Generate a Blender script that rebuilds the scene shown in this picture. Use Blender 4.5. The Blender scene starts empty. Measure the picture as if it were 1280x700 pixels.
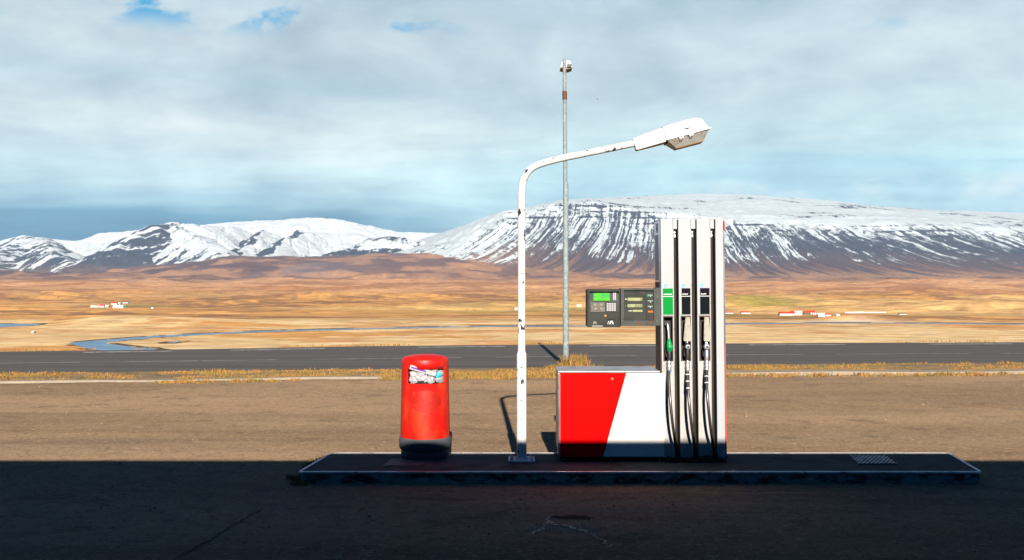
import bpy, bmesh, math, random
import numpy as np
from mathutils import Vector, Matrix
R = math.radians
random.seed(7)
SC = bpy.context.scene
COL = SC.collection

# ------------------------------------------------------------------ camera
F = 1260.0            # focal length in photo pixels
EYE = 1.84
cam = bpy.data.cameras.new('camera'); camo = bpy.data.objects.new('camera', cam); COL.objects.link(camo)
camo.location = (0, 0, EYE); camo.rotation_euler = (R(90), 0, 0)
cam.sensor_width = 36; cam.lens = 36*F/1280; cam.clip_start = .05; cam.clip_end = 40000
SC.camera = camo
# ------------------------------------------------------------------ exposure, sky, sun
EXPO = 1.6
ALB = .66           # real-world base colours: every listed colour is scaled by this
SKY = 0.05
vs = SC.view_settings
vs.view_transform = 'Standard'; vs.look = 'None'; vs.exposure = EXPO; vs.gamma = 1; vs.use_curve_mapping = False
SUN_EL, SUN_AZ = 25.0, 177.5     # azimuth clockwise from +Y
def lin(c):
    return tuple(((v/255)/12.92 if v/255 <= .04045 else ((v/255+.055)/1.055)**2.4) for v in c)

W = bpy.data.worlds.new('World'); SC.world = W; W.use_nodes = True
nt = W.node_tree; nt.nodes.clear()
def N(t, **k):
    n = nt.nodes.new(t)
    for a, b in k.items(): setattr(n, a, b)
    return n
def L(a, b): nt.links.new(a, b)
def val(x):
    return x
def math_(op, a, b=None, c=None, clamp=False):
    n = N('ShaderNodeMath', operation=op); n.use_clamp = clamp
    for i, x in enumerate((a, b, c)):
        if x is None: continue
        if isinstance(x, (int, float)): n.inputs[i].default_value = x
        else: L(x, n.inputs[i])
    return n.outputs[0]
def maprange(x, a, b, c=0, d=1, smooth=True):
    n = N('ShaderNodeMapRange'); n.interpolation_type = 'SMOOTHSTEP' if smooth else 'LINEAR'
    L(x, n.inputs[0])
    for i, v in zip((1, 2, 3, 4), (a, b, c, d)): n.inputs[i].default_value = v
    return n.outputs[0]
def mixc(f, a, b, mode='MIX'):
    n = N('ShaderNodeMix', data_type='RGBA', blend_type=mode)
    for i, x in ((0, f), (6, a), (7, b)):
        if isinstance(x, (int, float)): n.inputs[i].default_value = x
        elif isinstance(x, tuple): n.inputs[i].default_value = (*x[:3], 1)
        else: L(x, n.inputs[i])
    return n.outputs[2]
def ramp(x, stops):
    n = N('ShaderNodeValToRGB'); L(x, n.inputs[0]); e = n.color_ramp.elements
    while len(e) < len(stops): e.new(.5)
    for el, (p, c) in zip(e, stops): el.position = p; el.color = (*c[:3], 1)
    return n.outputs[0]
tc = N('ShaderNodeTexCoord'); sp = N('ShaderNodeSeparateXYZ'); L(tc.outputs['Generated'], sp.inputs[0])
dx, dy, dz = sp.outputs
den = math_('ADD', math_('MAXIMUM', dz, 0.0), .10)
cv = N('ShaderNodeCombineXYZ'); L(math_('DIVIDE', dx, den), cv.inputs[0]); L(math_('DIVIDE', dy, den), cv.inputs[1])
def wnoise(scale, detail, rough=.5, dist=0, off=(0, 0, 0), sc3=(1, 1, 1), src=None):
    mp = N('ShaderNodeMapping'); mp.inputs[1].default_value = off; mp.inputs[3].default_value = sc3
    L(src or cv.outputs[0], mp.inputs[0])
    n = N('ShaderNodeTexNoise'); L(mp.outputs[0], n.inputs['Vector'])
    n.inputs['Scale'].default_value = scale; n.inputs['Detail'].default_value = detail
    n.inputs['Roughness'].default_value = rough; n.inputs['Distortion'].default_value = dist
    return n.outputs[0]
n_low = wnoise(.55, 4, .5, .6, (3.1, 1.7, 0))
n_mid = wnoise(1.5, 7, .58, .5, (8.3, 2.2, 0))
n_str = wnoise(2.0, 6, .55, .2, (0, 5.0, 0), (.55, 1.5, 1))
n_iso = wnoise(6.0, 8, .58, .25, (1.3, 0, 4.4), (1, 1, 1.9), tc.outputs['Generated'])
zz = math_('ADD', dz, math_('MULTIPLY', math_('SUBTRACT', n_low, .5), .045))
azr = math_('DIVIDE', dx, math_('MAXIMUM', dy, .05))
azw = math_('ADD', azr, math_('MULTIPLY', math_('SUBTRACT', n_low, .5), .25))
zs = math_('MULTIPLY', math_('ADD', zz, 0.0), 3.0, clamp=True)
def st(l): return [(z*3.0, lin(c)) for z, c in l]
left = ramp(zs, st([(.0, (140,175,198)), (.045, (88,140,175)), (.060, (104,158,188)), (.073, (160,200,218)), (.092, (194,224,235)), (.115, (208,232,240)),
                    (.150, (222,236,241)), (.185, (188,213,226)), (.225, (202,219,228)), (.27, (190,213,226))]))
right = ramp(zs, st([(.0, (200,228,238)), (.075, (186,224,238)), (.10, (184,226,240)), (.13, (200,228,236)), (.17, (196,220,230)),
                     (.22, (196,217,228)), (.27, (180,206,222))]))
cl = mixc(maprange(azw, -.22, .12), left, right)
det = math_('ADD', maprange(n_mid, .25, .75, -.15, .15, False), math_('MULTIPLY', maprange(n_str, .25, .75, -.09, .09, False), maprange(dz, .20, .08)))
det = math_('ADD', det, maprange(n_iso, .3, .7, -.21, .21, False))
cl = mixc(1.0, cl, None or (1, 1, 1), 'MULTIPLY') if False else cl
fac = math_('ADD', 1.0, det)
cf = N('ShaderNodeCombineXYZ'); L(math_('ADD', 1.04, math_('MULTIPLY', det, 1.22)), cf.inputs[0]); L(math_('ADD', 1.02, det), cf.inputs[1]); L(math_('ADD', 1.0, math_('MULTIPLY', det, .72)), cf.inputs[2])
cl = mixc(1.0, cl, cf.outputs[0], 'MULTIPLY')
# bright little cumulus tops low over the plateau
cum = math_('MULTIPLY', maprange(n_iso, .44, .56), math_('MULTIPLY', maprange(dz, .070, .082), maprange(dz, .100, .088)))
cum = math_('MULTIPLY', cum, maprange(azr, .15, .25))
cl = mixc(math_('MULTIPLY', cum, .75), cl, lin((226, 240, 245)))
# clear gaps high up
n_gap = wnoise(6.5, 7, .55, .2, (5.1, 2.0, 9.3), (1, 1, 2.0), tc.outputs['Generated'])
gap = math_('MULTIPLY', maprange(n_gap, .565, .63), maprange(dz, .222, .252))
gap = math_('MULTIPLY', gap, maprange(math_('ABSOLUTE', math_('SUBTRACT', azr, .10)), .12, .24))
cl = mixc(gap, cl, lin((5, 165, 222)))
K = 1/(SKY*2**EXPO)
cl = mixc(1.0, cl, (K, K, K), 'MULTIPLY')
sky = N('ShaderNodeTexSky'); sky.sky_type = 'NISHITA'; sky.sun_disc = False
sky.sun_elevation = R(SUN_EL); sky.sun_rotation = R(SUN_AZ)
sky.altitude = 50; sky.air_density = 1.0; sky.dust_density = .2; sky.ozone_density = 2.5
cover = math_('MULTIPLY', maprange(dz, .36, .27), maprange(dy, .35, .7))
fin = mixc(cover, mixc(1.0, sky.outputs[0], (.035, .26, .50), 'MULTIPLY'), cl)
bg = N('ShaderNodeBackground'); L(fin, bg.inputs[0]); bg.inputs[1].default_value = SKY
wo = N('ShaderNodeOutputWorld'); L(bg.outputs[0], wo.inputs[0])

sl = bpy.data.lights.new('sun', 'SUN'); sl.energy = 5.0; sl.angle = R(.53); sl.color = (1, .91, .79)
so = bpy.data.objects.new('sun', sl); COL.objects.link(so)
az, el = R(SUN_AZ), R(SUN_EL)
sd = Vector((math.sin(az)*math.cos(el), math.cos(az)*math.cos(el), math.sin(el)))   # towards the sun
so.rotation_euler = sd.to_track_quat('Z', 'Y').to_euler(); so.location = sd*60

# ------------------------------------------------------------------ materials
def mat(name, base, rough=.6, metal=0.0, layers=(), bump=(), attr=None, spec=.2, coat=0, rvar=None):
    """layers: (colour, scale, lo, hi, stretch, amount); bump: (scale, strength, distance, stretch)"""
    global nt
    m = bpy.data.materials.new(name); m.use_nodes = True; nt = m.node_tree; nt.nodes.clear()
    out = N('ShaderNodeOutputMaterial'); p = N('ShaderNodeBsdfPrincipled'); L(p.outputs[0], out.inputs[0])
    t = N('ShaderNodeTexCoord'); src = t.outputs['Object']
    p.inputs['Roughness'].default_value = rough; p.inputs['Metallic'].default_value = metal
    p.inputs['Specular IOR Level'].default_value = spec
    p.inputs['Coat Weight'].default_value = coat
    if metal < .5:
        base = tuple(v*ALB for v in base); layers = [(tuple(v*ALB for v in ly[0]), *ly[1:]) for ly in layers]
    c = base
    if attr:
        a = N('ShaderNodeAttribute'); a.attribute_name = attr; c = a.outputs['Color']
    for ly in layers:
        col, scale, lo, hi = ly[:4]
        stv = ly[4] if len(ly) > 4 and ly[4] else (1, 1, 1); amt = ly[5] if len(ly) > 5 else 1.0
        kind = ly[6] if len(ly) > 6 else 'noise'
        off = (random.uniform(-50, 50), random.uniform(-50, 50), random.uniform(-50, 50))
        if kind == 'vor':
            mp = N('ShaderNodeMapping'); L(src, mp.inputs[0]); mp.inputs[1].default_value = off; mp.inputs[3].default_value = stv
            v = N('ShaderNodeTexVoronoi'); L(mp.outputs[0], v.inputs['Vector']); v.inputs['Scale'].default_value = scale
            f = maprange(v.outputs['Distance'], lo, hi)
        else:
            f = maprange(wnoise(scale, 6, .6, .2, off, stv, src), lo, hi)
        if amt != 1.0: f = math_('MULTIPLY', f, amt)
        c = mixc(f, c, col)
    if isinstance(c, tuple): p.inputs['Base Color'].default_value = (*c, 1)
    else: L(c, p.inputs['Base Color'])
    if rvar:
        f = maprange(wnoise(rvar[0], 5, .6, .2, (0, 0, 0), (1, 1, 1), src), .3, .7, rvar[1], rvar[2], False); L(f, p.inputs['Roughness'])
    prev = None
    for b in bump:
        scale, strength, dist = b[:3]; stv = b[3] if len(b) > 3 else (1, 1, 1)
        bn = N('ShaderNodeBump'); bn.inputs['Strength'].default_value = strength; bn.inputs['Distance'].default_value = dist
        L(wnoise(scale, 5, .6, 0, (0, 0, 0), stv, src), bn.inputs['Height'])
        if prev: L(prev, bn.inputs['Normal'])
        prev = bn.outputs[0]
    if prev: L(prev, p.inputs['Normal'])
    return m

m_forecourt = mat('worn tan asphalt', (.37, .25, .15), .95, layers=[
    ((.23, .155, .095), .30, .42, .62, (.3, 1.2, 1), .8), ((.27, .20, .135), .5, .52, .68, (.35, 2.2, 1), .6),
    ((.19, .13, .085), .9, .54, .68, (.12, 1.6, 1), .6), ((.13, .095, .065), 2.3, .55, .66, (.8, 1.2, 1), .55), ((.55, .41, .27), .8, .62, .74, (.4, 3.0, 1), .6),
    ((.20, .135, .085), 11, .50, .64, None, .5), ((.47, .33, .20), 14, .55, .68, None, .6), ((.10, .07, .05), 30, .54, .66, None, .7), ((.52, .38, .25), 24, .60, .70, None, .7),
    ((.07, .05, .035), 13, .66, .72, None, .7), ((.5, .42, .33), 20, .715, .75, None, .8)],
    bump=[(45, .6, .012), (6, .4, .02)], spec=.02)
m_road = mat('grey road asphalt', (.088, .080, .074), .85, layers=[
    ((.060, .055, .052), .9, .42, .62, (.05, 2.6, 1), .9), ((.125, .115, .105), 1.6, .54, .70, (.03, 2.2, 1), .7),
    ((.05, .045, .042), 30, .55, .68, None, .5), ((.16, .145, .13), 40, .62, .70, None, .5)], bump=[(40, .4, .008)], spec=.25)
m_paint = mat('worn road paint', (.60, .58, .54), .7, layers=[((.10, .095, .09), 9, .48, .62, None, .8), ((.3, .28, .26), 2, .45, .65)])
m_soil = mat('verge soil', (.20, .145, .085), .95, layers=[((.33, .20, .05), 1.2, .42, .60, (.6, 1.5, 1), .9), ((.10, .075, .045), 6, .5, .65), ((.24, .2, .15), 25, .58, .68)],
    bump=[(12, .7, .03)])
m_kerb = mat('pale kerb concrete', (.24, .195, .145), .9, layers=[((.28, .235, .18), 3, .45, .65), ((.36, .31, .25), 8, .6, .7), ((.16, .13, .10), 14, .62, .72)], bump=[(30, .4, .01)])
m_slab = mat('dark island asphalt', (.058, .072, .074), .85, spec=.08, layers=[((.13, .12, .115), 1.1, .48, .68, (1, 1.6, 1), .9), ((.04, .036, .034), 2.6, .5, .66), ((.17, .16, .155), 5, .62, .76, None, .7),
    ((.03, .03, .03), 50, .56, .68, None, .6), ((.2, .18, .16), 60, .64, .72, None, .6)], bump=[(40, .5, .008)])
m_islandside = mat('mossy island concrete', (.16, .20, .19), .9, layers=[((.035, .035, .032), 4, .45, .56, (1, 1, 2.5)), ((.26, .33, .31), 9, .55, .68, (1, 1, 3), .8)], bump=[(25, .6, .02)])
m_edging = mat('worn steel edging', (.58, .55, .56), .45, .5, layers=[((.30, .26, .24), 5, .5, .68), ((.16, .13, .12), 22, .60, .70)])
m_cover = mat('chequered cover steel', (.42, .40, .41), .5, .6, layers=[((.24, .21, .2), 12, .45, .65)])
m_coverdark = mat('dirty cover recess', (.045, .043, .042), .8)
m_red = mat('red enamel', (.60, .0008, .0008), .22, spec=.2, layers=[((.52, .002, .002), 1.5, .45, .68, None, .6), ((.35, .03, .02), 60, .70, .76, None, .5)])
m_binred = mat('faded red plastic', (.50, .008, .004), .42, layers=[((.56, .045, .012), 4, .45, .65, (1, 1, .6), .75), ((.42, .012, .01), 7, .55, .68, None, .6), ((.62, .16, .09), 26, .66, .74, (1, 1, .3), .45)], bump=[(7, .08, .02)])
m_binstamp = mat('round faded sticker mark', (.33, .010, .004), .5, layers=[((.42, .03, .010), 9, .5, .66, None, .5)])
m_binbase = mat('dark grey rubber', (.065, .072, .082), .6, layers=[((.075, .075, .078), 9, .5, .68, (1, 1, 2), .7)], bump=[(30, .2, .005)])
m_white = mat('white painted steel', (.66, .65, .63), .4, layers=[((.52, .50, .46), 2.2, .48, .7, (1, 1, .5), .5), ((.33, .22, .13), 34, .72, .78, None, .6)])
m_panel = mat('pale grey pump panel', (.325, .345, .365), .38, layers=[((.33, .325, .33), 3, .4, .7, (1, 1, .25), .8), ((.25, .17, .10), 16, .70, .80, (1, 1, .4), .4)])
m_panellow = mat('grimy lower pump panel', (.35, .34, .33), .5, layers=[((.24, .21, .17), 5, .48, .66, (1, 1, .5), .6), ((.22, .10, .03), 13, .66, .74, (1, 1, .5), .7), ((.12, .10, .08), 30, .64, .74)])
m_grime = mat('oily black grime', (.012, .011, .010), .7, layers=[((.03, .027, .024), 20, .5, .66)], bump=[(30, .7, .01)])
m_side = mat('stainless side', (.62, .62, .66), .22, .95, layers=[((.25, .30, .36), 3.0, .45, .6, (1, 1, .6), .8), ((.28, .17, .11), 4, .52, .62, None, .6)])
m_rust_reflect = mat('brown rust and reflection', (.22, .125, .07), .65, .2, layers=[((.12, .06, .035), 9, .45, .65), ((.40, .24, .13), 5, .58, .7)])  # real rust on the reader casing, painted reflection on the pump side
m_black = mat('black recess', (.002, .002, .002), .6)
m_blackpl = mat('black plastic', (.02, .02, .021), .4, layers=[((.05, .05, .05), 30, .6, .7)])
m_hose = mat('black rubber hose', (.016, .015, .014), .33, spec=.6)
m_hosein = mat('brown grey retractor hose', (.030, .020, .015), .5, 0, layers=[((.02, .015, .012), 7, .5, .65, (1, 1, .4))])
m_silver = mat('brushed aluminium', (.55, .55, .56), .28, .9, layers=[((.28, .26, .25), 24, .55, .7)])
m_green = mat('green label film', (.002, .21, .032), .22, layers=[((.003, .19, .03), 5, .5, .7)])
m_greenpl = mat('green nozzle plastic', (.006, .24, .065), .35)
m_navy = mat('black label film', (.004, .007, .008), .2)
m_navy2 = mat('dark picture label film', (.007, .005, .010), .2, layers=[((.06, .04, .05), 70, .58, .66)])
m_bluemark = mat('blue outline print', (.05, .36, .62), .5)
m_whiteprint = mat('white print', (.55, .55, .55), .6)
m_flap = mat('cream nozzle flap', (.30, .29, .24), .5, layers=[((.22, .21, .17), 14, .5, .68)])
m_boot = mat('rusty nozzle boot frame', (.075, .045, .032), .5, .2, layers=[((.15, .075, .03), 18, .55, .68), ((.05, .04, .035), 24, .5, .62)])
m_term = mat('dark grey terminal shell', (.038, .041, .036), .55, spec=.06, layers=[((.028, .031, .027), 8, .45, .65), ((.11, .10, .09), 40, .66, .74)])
m_termlt = mat('grey terminal frame', (.062, .068, .066), .5, spec=.06, layers=[((.045, .049, .047), 8, .45, .65), ((.20, .18, .16), 30, .64, .73)])
m_lcdg = mat('green display', (.06, .36, .010), .35, layers=[((.015, .30, .05), 22, .45, .6)])
m_lcdt = mat('green display text', (.02, .20, .08), .4)
m_lcdy = mat('pale yellow display', (.26, .28, .14), .35, layers=[((.20, .22, .11), 30, .5, .6)])
m_dk = mat('dark display digits', (.07, .075, .05), .5)
m_key = mat('off white keys', (.34, .34, .36), .45)
m_beige = mat('beige icons', (.19, .17, .125), .5)
m_plate = mat('worn grey plate', (.085, .083, .073), .5, layers=[((.14, .13, .105), 40, .5, .65)])
m_orange = mat('orange button', (.42, .11, .004), .4)
m_teal = mat('small green button label', (.008, .11, .055), .4)
m_rust = mat('rust', (.19, .034, .010), .85, layers=[((.10, .025, .01), 60, .5, .6)])
m_brass = mat('brass lock', (.26, .12, .045), .4, .6)
m_lamp = mat('chipped white lamp paint', (.62, .62, .60), .42, layers=[((.50, .48, .45), 4, .5, .7, None, .5), ((.022, .02, .02), 7, .640, .647, (1.3, 1.3, .8)), ((.05, .03, .025), 17, .655, .663), ((.16, .09, .05), 30, .69, .71)])
m_lampneck = mat('white lamp housing', (.60, .62, .62), .35)
m_lampunder = mat('tan lamp underside', (.22, .105, .035), .5)
m_glass = mat('dusty lamp diffuser', (.34, .33, .30), .3, layers=[((.25, .22, .18), 9, .45, .65)])
m_galv = mat('galvanized steel', (.19, .235, .245), .6, 0, layers=[((.30, .34, .33), 9, .5, .65), ((.13, .17, .18), 22, .5, .62), ((.35, .12, .04), 7, .73, .77)])
m_galvrust = mat('rust band', (.12, .05, .02), .8, layers=[((.10, .05, .03), 15, .5, .6)])
m_litter_w = mat('white plastic litter', (.36, .36, .38), .4, bump=[(30, .8, .02)])
m_litter_g = mat('grey crumpled paper', (.26, .27, .27), .7, bump=[(40, .8, .01)])
m_purple = mat('purple print', (.10, .02, .32), .5)
m_cyan = mat('cyan wrapper', (.05, .42, .55), .4, bump=[(40, .8, .01)])
m_maroon = mat('dark purple wrapper', (.11, .02, .07), .4, bump=[(40, .8, .01)])
m_dark = mat('dark shade canopy paint', (.030, .031, .034), .6)
m_wallst = mat('unseen station wall', (.06, .058, .055), .8)
m_winst = mat('dark window glass', (.02, .022, .025), .1)
m_hwhite = mat('white farmhouse wall', (.60, .59, .57), .7)
m_hred = mat('red tin roof', (.52, .035, .02), .5)
m_hpink = mat('faded pink roof', (.56, .22, .16), .6)
m_hdark = mat('dark grey tin', (.08, .08, .085), .5)
m_hgreen = mat('green tin', (.03, .26, .10), .5)
m_hwin = mat('dark window', (.03, .035, .04), .2)
m_bale = mat('white bale wrap', (.62, .63, .64), .4)
m_bird = mat('gull plumage', (.50, .47, .43), .7)
m_crack = mat('asphalt crack', (.15, .105, .07), .95, layers=[((.07, .05, .035), 20, .45, .6)], spec=.02)
m_glint = mat('painted sun glint', (.80, .60, .42), .9, layers=[((.2, .14, .1), 60, .5, .62)])  # pale colour painted in place of a sun glint on the ground
m_oil = mat('oil stain', (.060, .042, .032), .9, spec=.02, layers=[((.13, .09, .06), 12, .5, .65)])
m_stone = mat('loose stones', (.20, .145, .10), .9, layers=[((.33, .26, .19), 3, .5, .6), ((.08, .065, .05), 2, .5, .58)])
m_blade = mat('dry grass blades', (1, 1, 1), .8, attr='col', spec=.15)

def water_mat():
    global nt
    m = bpy.data.materials.new('river water'); m.use_nodes = True; nt = m.node_tree; nt.nodes.clear()
    out = N('ShaderNodeOutputMaterial'); p = N('ShaderNodeBsdfPrincipled'); L(p.outputs[0], out.inputs[0])
    t = N('ShaderNodeTexCoord')
    c = mixc(maprange(wnoise(.02, 4, .6, 0, (0, 0, 0), (1, 3, 1), t.outputs['Object']), .4, .6), (.07, .15, .23), (.13, .21, .28))
    L(c, p.inputs['Base Color']); p.inputs['Roughness'].default_value = .45; p.inputs['IOR'].default_value = 1.2
    b = N('ShaderNodeBump'); b.inputs['Distance'].default_value = .4; b.inputs['Strength'].default_value = 1
    L(wnoise(.35, 5, .6, 0, (0, 0, 0), (1, 1, 1), t.outputs['Object']), b.inputs['Height']); L(b.outputs[0], p.inputs['Normal'])
    return m
m_water = water_mat()

def terrain_mat(name, fine, amt, aniso):
    """vertex colour (the land's own colour) broken up by fine noise"""
    global nt
    m = bpy.data.materials.new(name); m.use_nodes = True; nt = m.node_tree; nt.nodes.clear()
    out = N('ShaderNodeOutputMaterial'); p = N('ShaderNodeBsdfPrincipled'); L(p.outputs[0], out.inputs[0])
    p.inputs['Roughness'].default_value = .95; p.inputs['Specular IOR Level'].default_value = .1
    t = N('ShaderNodeTexCoord'); a = N('ShaderNodeAttribute'); a.attribute_name = 'col'
    f = maprange(wnoise(fine, 6, .65, .3, (0, 0, 0), aniso, t.outputs['Object']), .3, .7, 1-amt, 1+amt, False)
    cc = N('ShaderNodeCombineXYZ')
    for i in range(3): L(f, cc.inputs[i])
    L(mixc(1.0, a.outputs['Color'], cc.outputs[0], 'MULTIPLY'), p.inputs['Base Color'])
    return m
def mountain_mat(name, snowc=(.56, .60, .64)):
    global nt
    m = bpy.data.materials.new(name); m.use_nodes = True; nt = m.node_tree; nt.nodes.clear()
    out = N('ShaderNodeOutputMaterial'); p = N('ShaderNodeBsdfPrincipled'); L(p.outputs[0], out.inputs[0])
    p.inputs['Roughness'].default_value = .9; p.inputs['Specular IOR Level'].default_value = .1
    t = N('ShaderNodeTexCoord'); a = N('ShaderNodeAttribute'); a.attribute_name = 'col'
    s = N('ShaderNodeAttribute'); s.attribute_name = 'snow'
    n = wnoise(.011, 8, .72, .4, (0, 0, 0), (1.6, .5, 2.2), t.outputs['Object'])
    n2 = wnoise(.035, 5, .7, .2, (7, 0, 0), (1.5, .4, 1.8), t.outputs['Object'])
    v = math_('ADD', s.outputs['Fac'], math_('MULTIPLY', math_('SUBTRACT', n, .5), 1.5))
    v = math_('ADD', v, math_('MULTIPLY', math_('SUBTRACT', n2, .5), .6))
    k = maprange(v, .40, .62)
    rock = mixc(maprange(n2, .4, .65), a.outputs['Color'], (.018, .020, .032))
    rock = mixc(.45, rock, a.outputs['Color'])
    sn = mixc(maprange(n, .35, .65), tuple(c*.86*ALB for c in snowc), tuple(c*ALB for c in snowc))
    L(mixc(k, rock, sn), p.inputs['Base Color'])
    b = N('ShaderNodeBump'); b.inputs['Distance'].default_value = 14; b.inputs['Strength'].default_value = .8
    L(n, b.inputs['Height']); L(b.outputs[0], p.inputs['Normal'])
    return m

# ------------------------------------------------------------------ builders
def PX(p, D=9.62): return (p-640)/F*D
def PZ(y, D=9.62): return EYE+(350-y)/F*D
def tag(o, label=None, cat=None, group=None, kind=None):
    if label: o['label'] = label
    if cat: o['category'] = cat
    if group: o['group'] = group
    if kind: o['kind'] = kind
    return o
def empty(name, loc, label, cat, group=None):
    o = bpy.data.objects.new(name, None); COL.objects.link(o); o.location = loc; o.empty_display_size = .1
    return tag(o, label, cat, group)
def root_loc(p):
    while p.parent: p = p.parent
    return p.location
class MB:
    """collects shapes given in world coordinates"""
    def __init__(s): s.bm = bmesh.new()
    def box(s, x0, x1, y0, y1, z0, z1, bev=0, seg=2):
        r = bmesh.ops.create_cube(s.bm, size=1, matrix=Matrix.Translation(((x0+x1)/2, (y0+y1)/2, (z0+z1)/2)) @ Matrix.Diagonal((abs(x1-x0), abs(y1-y0), abs(z1-z0), 1)))
        if bev:
            e = list({e for v in r['verts'] for e in v.link_edges})
            bmesh.ops.bevel(s.bm, geom=e, offset=bev, segments=seg, affect='EDGES', profile=.5)
        return s
    def pbox(s, p0, p1, q0, q1, y0, y1, bev=0, D=9.62):   # px rectangle measured on plane D
        return s.box(PX(p0, D), PX(p1, D), y0, y1, PZ(q1, D), PZ(q0, D), bev)
    def faces(s, vs, fs):
        b = [s.bm.verts.new(v) for v in vs]
        for f in fs: s.bm.faces.new([b[i] for i in f])
        return s
    def prism(s, poly, y0, y1, bev=0):                      # polygon in x,z, extruded along y
        n = len(poly)
        vs = [s.bm.verts.new((x, y0, z)) for x, z in poly]+[s.bm.verts.new((x, y1, z)) for x, z in poly]
        fs = [s.bm.faces.new(vs[:n]), s.bm.faces.new(vs[n:][::-1])]
        for i in range(n): fs.append(s.bm.faces.new((vs[i], vs[i+n], vs[(i+1) % n+n], vs[(i+1) % n])))
        if bev: bmesh.ops.bevel(s.bm, geom=list({e for f in fs for e in f.edges}), offset=bev, segments=2, affect='EDGES')
        return s
    def zprism(s, poly, z0, z1, bev=0):                     # polygon in x,y, extruded along z
        n = len(poly)
        vs = [s.bm.verts.new((x, y, z0)) for x, y in poly]+[s.bm.verts.new((x, y, z1)) for x, y in poly]
        fs = [s.bm.faces.new(vs[:n]), s.bm.faces.new(vs[n:][::-1])]
        for i in range(n): fs.append(s.bm.faces.new((vs[i], vs[i+n], vs[(i+1) % n+n], vs[(i+1) % n])))
        if bev: bmesh.ops.bevel(s.bm, geom=list({e for f in fs for e in f.edges}), offset=bev, segments=2, affect='EDGES')
        return s
    def tube(s, pts, rad, seg=12, cap=True, flat=1.0):
        pts = [Vector(p) for p in pts]
        if not hasattr(rad, '__len__'): rad = [rad]*len(pts)
        rings = []; up = Vector((0, 1, 0))
        for i, p in enumerate(pts):
            d = (pts[min(i+1, len(pts)-1)]-pts[max(i-1, 0)]).normalized()
            a = up.cross(d)
            if a.length < 1e-4: a = Vector((1, 0, 0)).cross(d)
            a.normalize(); b = d.cross(a).normalized()
            rings.append([s.bm.verts.new(p+(a*math.cos(t)+b*math.sin(t)*flat)*rad[i]) for t in [2*math.pi*k/seg for k in range(seg)]])
        for r0, r1 in zip(rings, rings[1:]):
            for k in range(seg): s.bm.faces.new((r0[k], r0[(k+1) % seg], r1[(k+1) % seg], r1[k]))
        if cap: s.bm.faces.new(rings[0][::-1]); s.bm.faces.new(rings[-1])
        return s
    def lathe(s, prof, cx, cy, seg=48, skip=None):
        rings = [[s.bm.verts.new((cx+r*math.cos(2*math.pi*k/seg), cy+r*math.sin(2*math.pi*k/seg), z)) for k in range(seg)] for r, z in prof]
        for j, (r0, r1) in enumerate(zip(rings, rings[1:])):
            for k in range(seg):
                if skip and skip(j, k): continue
                s.bm.faces.new((r0[k], r0[(k+1) % seg], r1[(k+1) % seg], r1[k]))
        return rings
    def blob(s, c, r, n=2, jit=.25):
        g = bmesh.ops.create_icosphere(s.bm, subdivisions=n, radius=1)
        for v in g['verts']:
            d = v.co.normalized(); k = 1+random.uniform(-jit, jit)
            v.co = Vector((c[0]+d.x*r[0]*k, c[1]+d.y*r[1]*k, c[2]+d.z*r[2]*k))
        return s
    def hole_plate(s, x0, x1, z0, z1, hx0, hx1, hz0, hz1, y0, y1):
        o = [(x0, z0), (x1, z0), (x1, z1), (x0, z1)]; h = [(hx0, hz0), (hx1, hz0), (hx1, hz1), (hx0, hz1)]
        V = [s.bm.verts.new((x, y, z)) for y in (y0, y1) for x, z in o+h]
        for i in range(4):
            j = (i+1) % 4
            s.bm.faces.new((V[i], V[j], V[4+j], V[4+i])); s.bm.faces.new((V[8+i], V[12+i], V[12+j], V[8+j]))
            s.bm.faces.new((V[i], V[8+i], V[8+j], V[j])); s.bm.faces.new((V[4+i], V[4+j], V[12+j], V[12+i]))
        return s
    def build(s, name, material, parent=None, smooth=None, shift=True):
        bm = s.bm
        bmesh.ops.recalc_face_normals(bm, faces=bm.faces)
        if parent is not None and shift: bmesh.ops.translate(bm, vec=-Vector(root_loc(parent)), verts=bm.verts)
        me = bpy.data.meshes.new(name); bm.to_mesh(me); bm.free()
        me.materials.append(material)
        if smooth is not None:
            for p in me.polygons: p.use_smooth = True
            me.set_sharp_from_angle(angle=R(smooth))
        o = bpy.data.objects.new(name, me); COL.objects.link(o); o.parent = parent
        return o
def text(s, name, size, loc, rot, material, parent, ext=.0008):
    cu = bpy.data.curves.new(name, 'FONT'); cu.body = s; cu.size = size; cu.extrude = ext; cu.align_x = 'CENTER'
    t = bpy.data.objects.new('tmp', cu); COL.objects.link(t)
    me = bpy.data.meshes.new_from_object(t.evaluated_get(bpy.context.evaluated_depsgraph_get()))
    bpy.data.objects.remove(t); me.materials.clear(); me.materials.append(material)
    o = bpy.data.objects.new(name, me); COL.objects.link(o); o.parent = parent
    o.location = Vector(loc)-Vector(root_loc(parent)); o.rotation_euler = rot
    return o
def smooth_path(pts, n=8):
    P = [Vector(p) for p in pts]; out = []
    for i in range(len(P)-1):
        p0, p1, p2, p3 = P[max(i-1, 0)], P[i], P[i+1], P[min(i+2, len(P)-1)]
        for k in range(n):
            t = k/n
            out.append(.5*((2*p1)+(p2-p0)*t+(2*p0-5*p1+4*p2-p3)*t*t+(3*p1-p0-3*p2+p3)*t**3))
    out.append(P[-1]); return out

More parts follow.
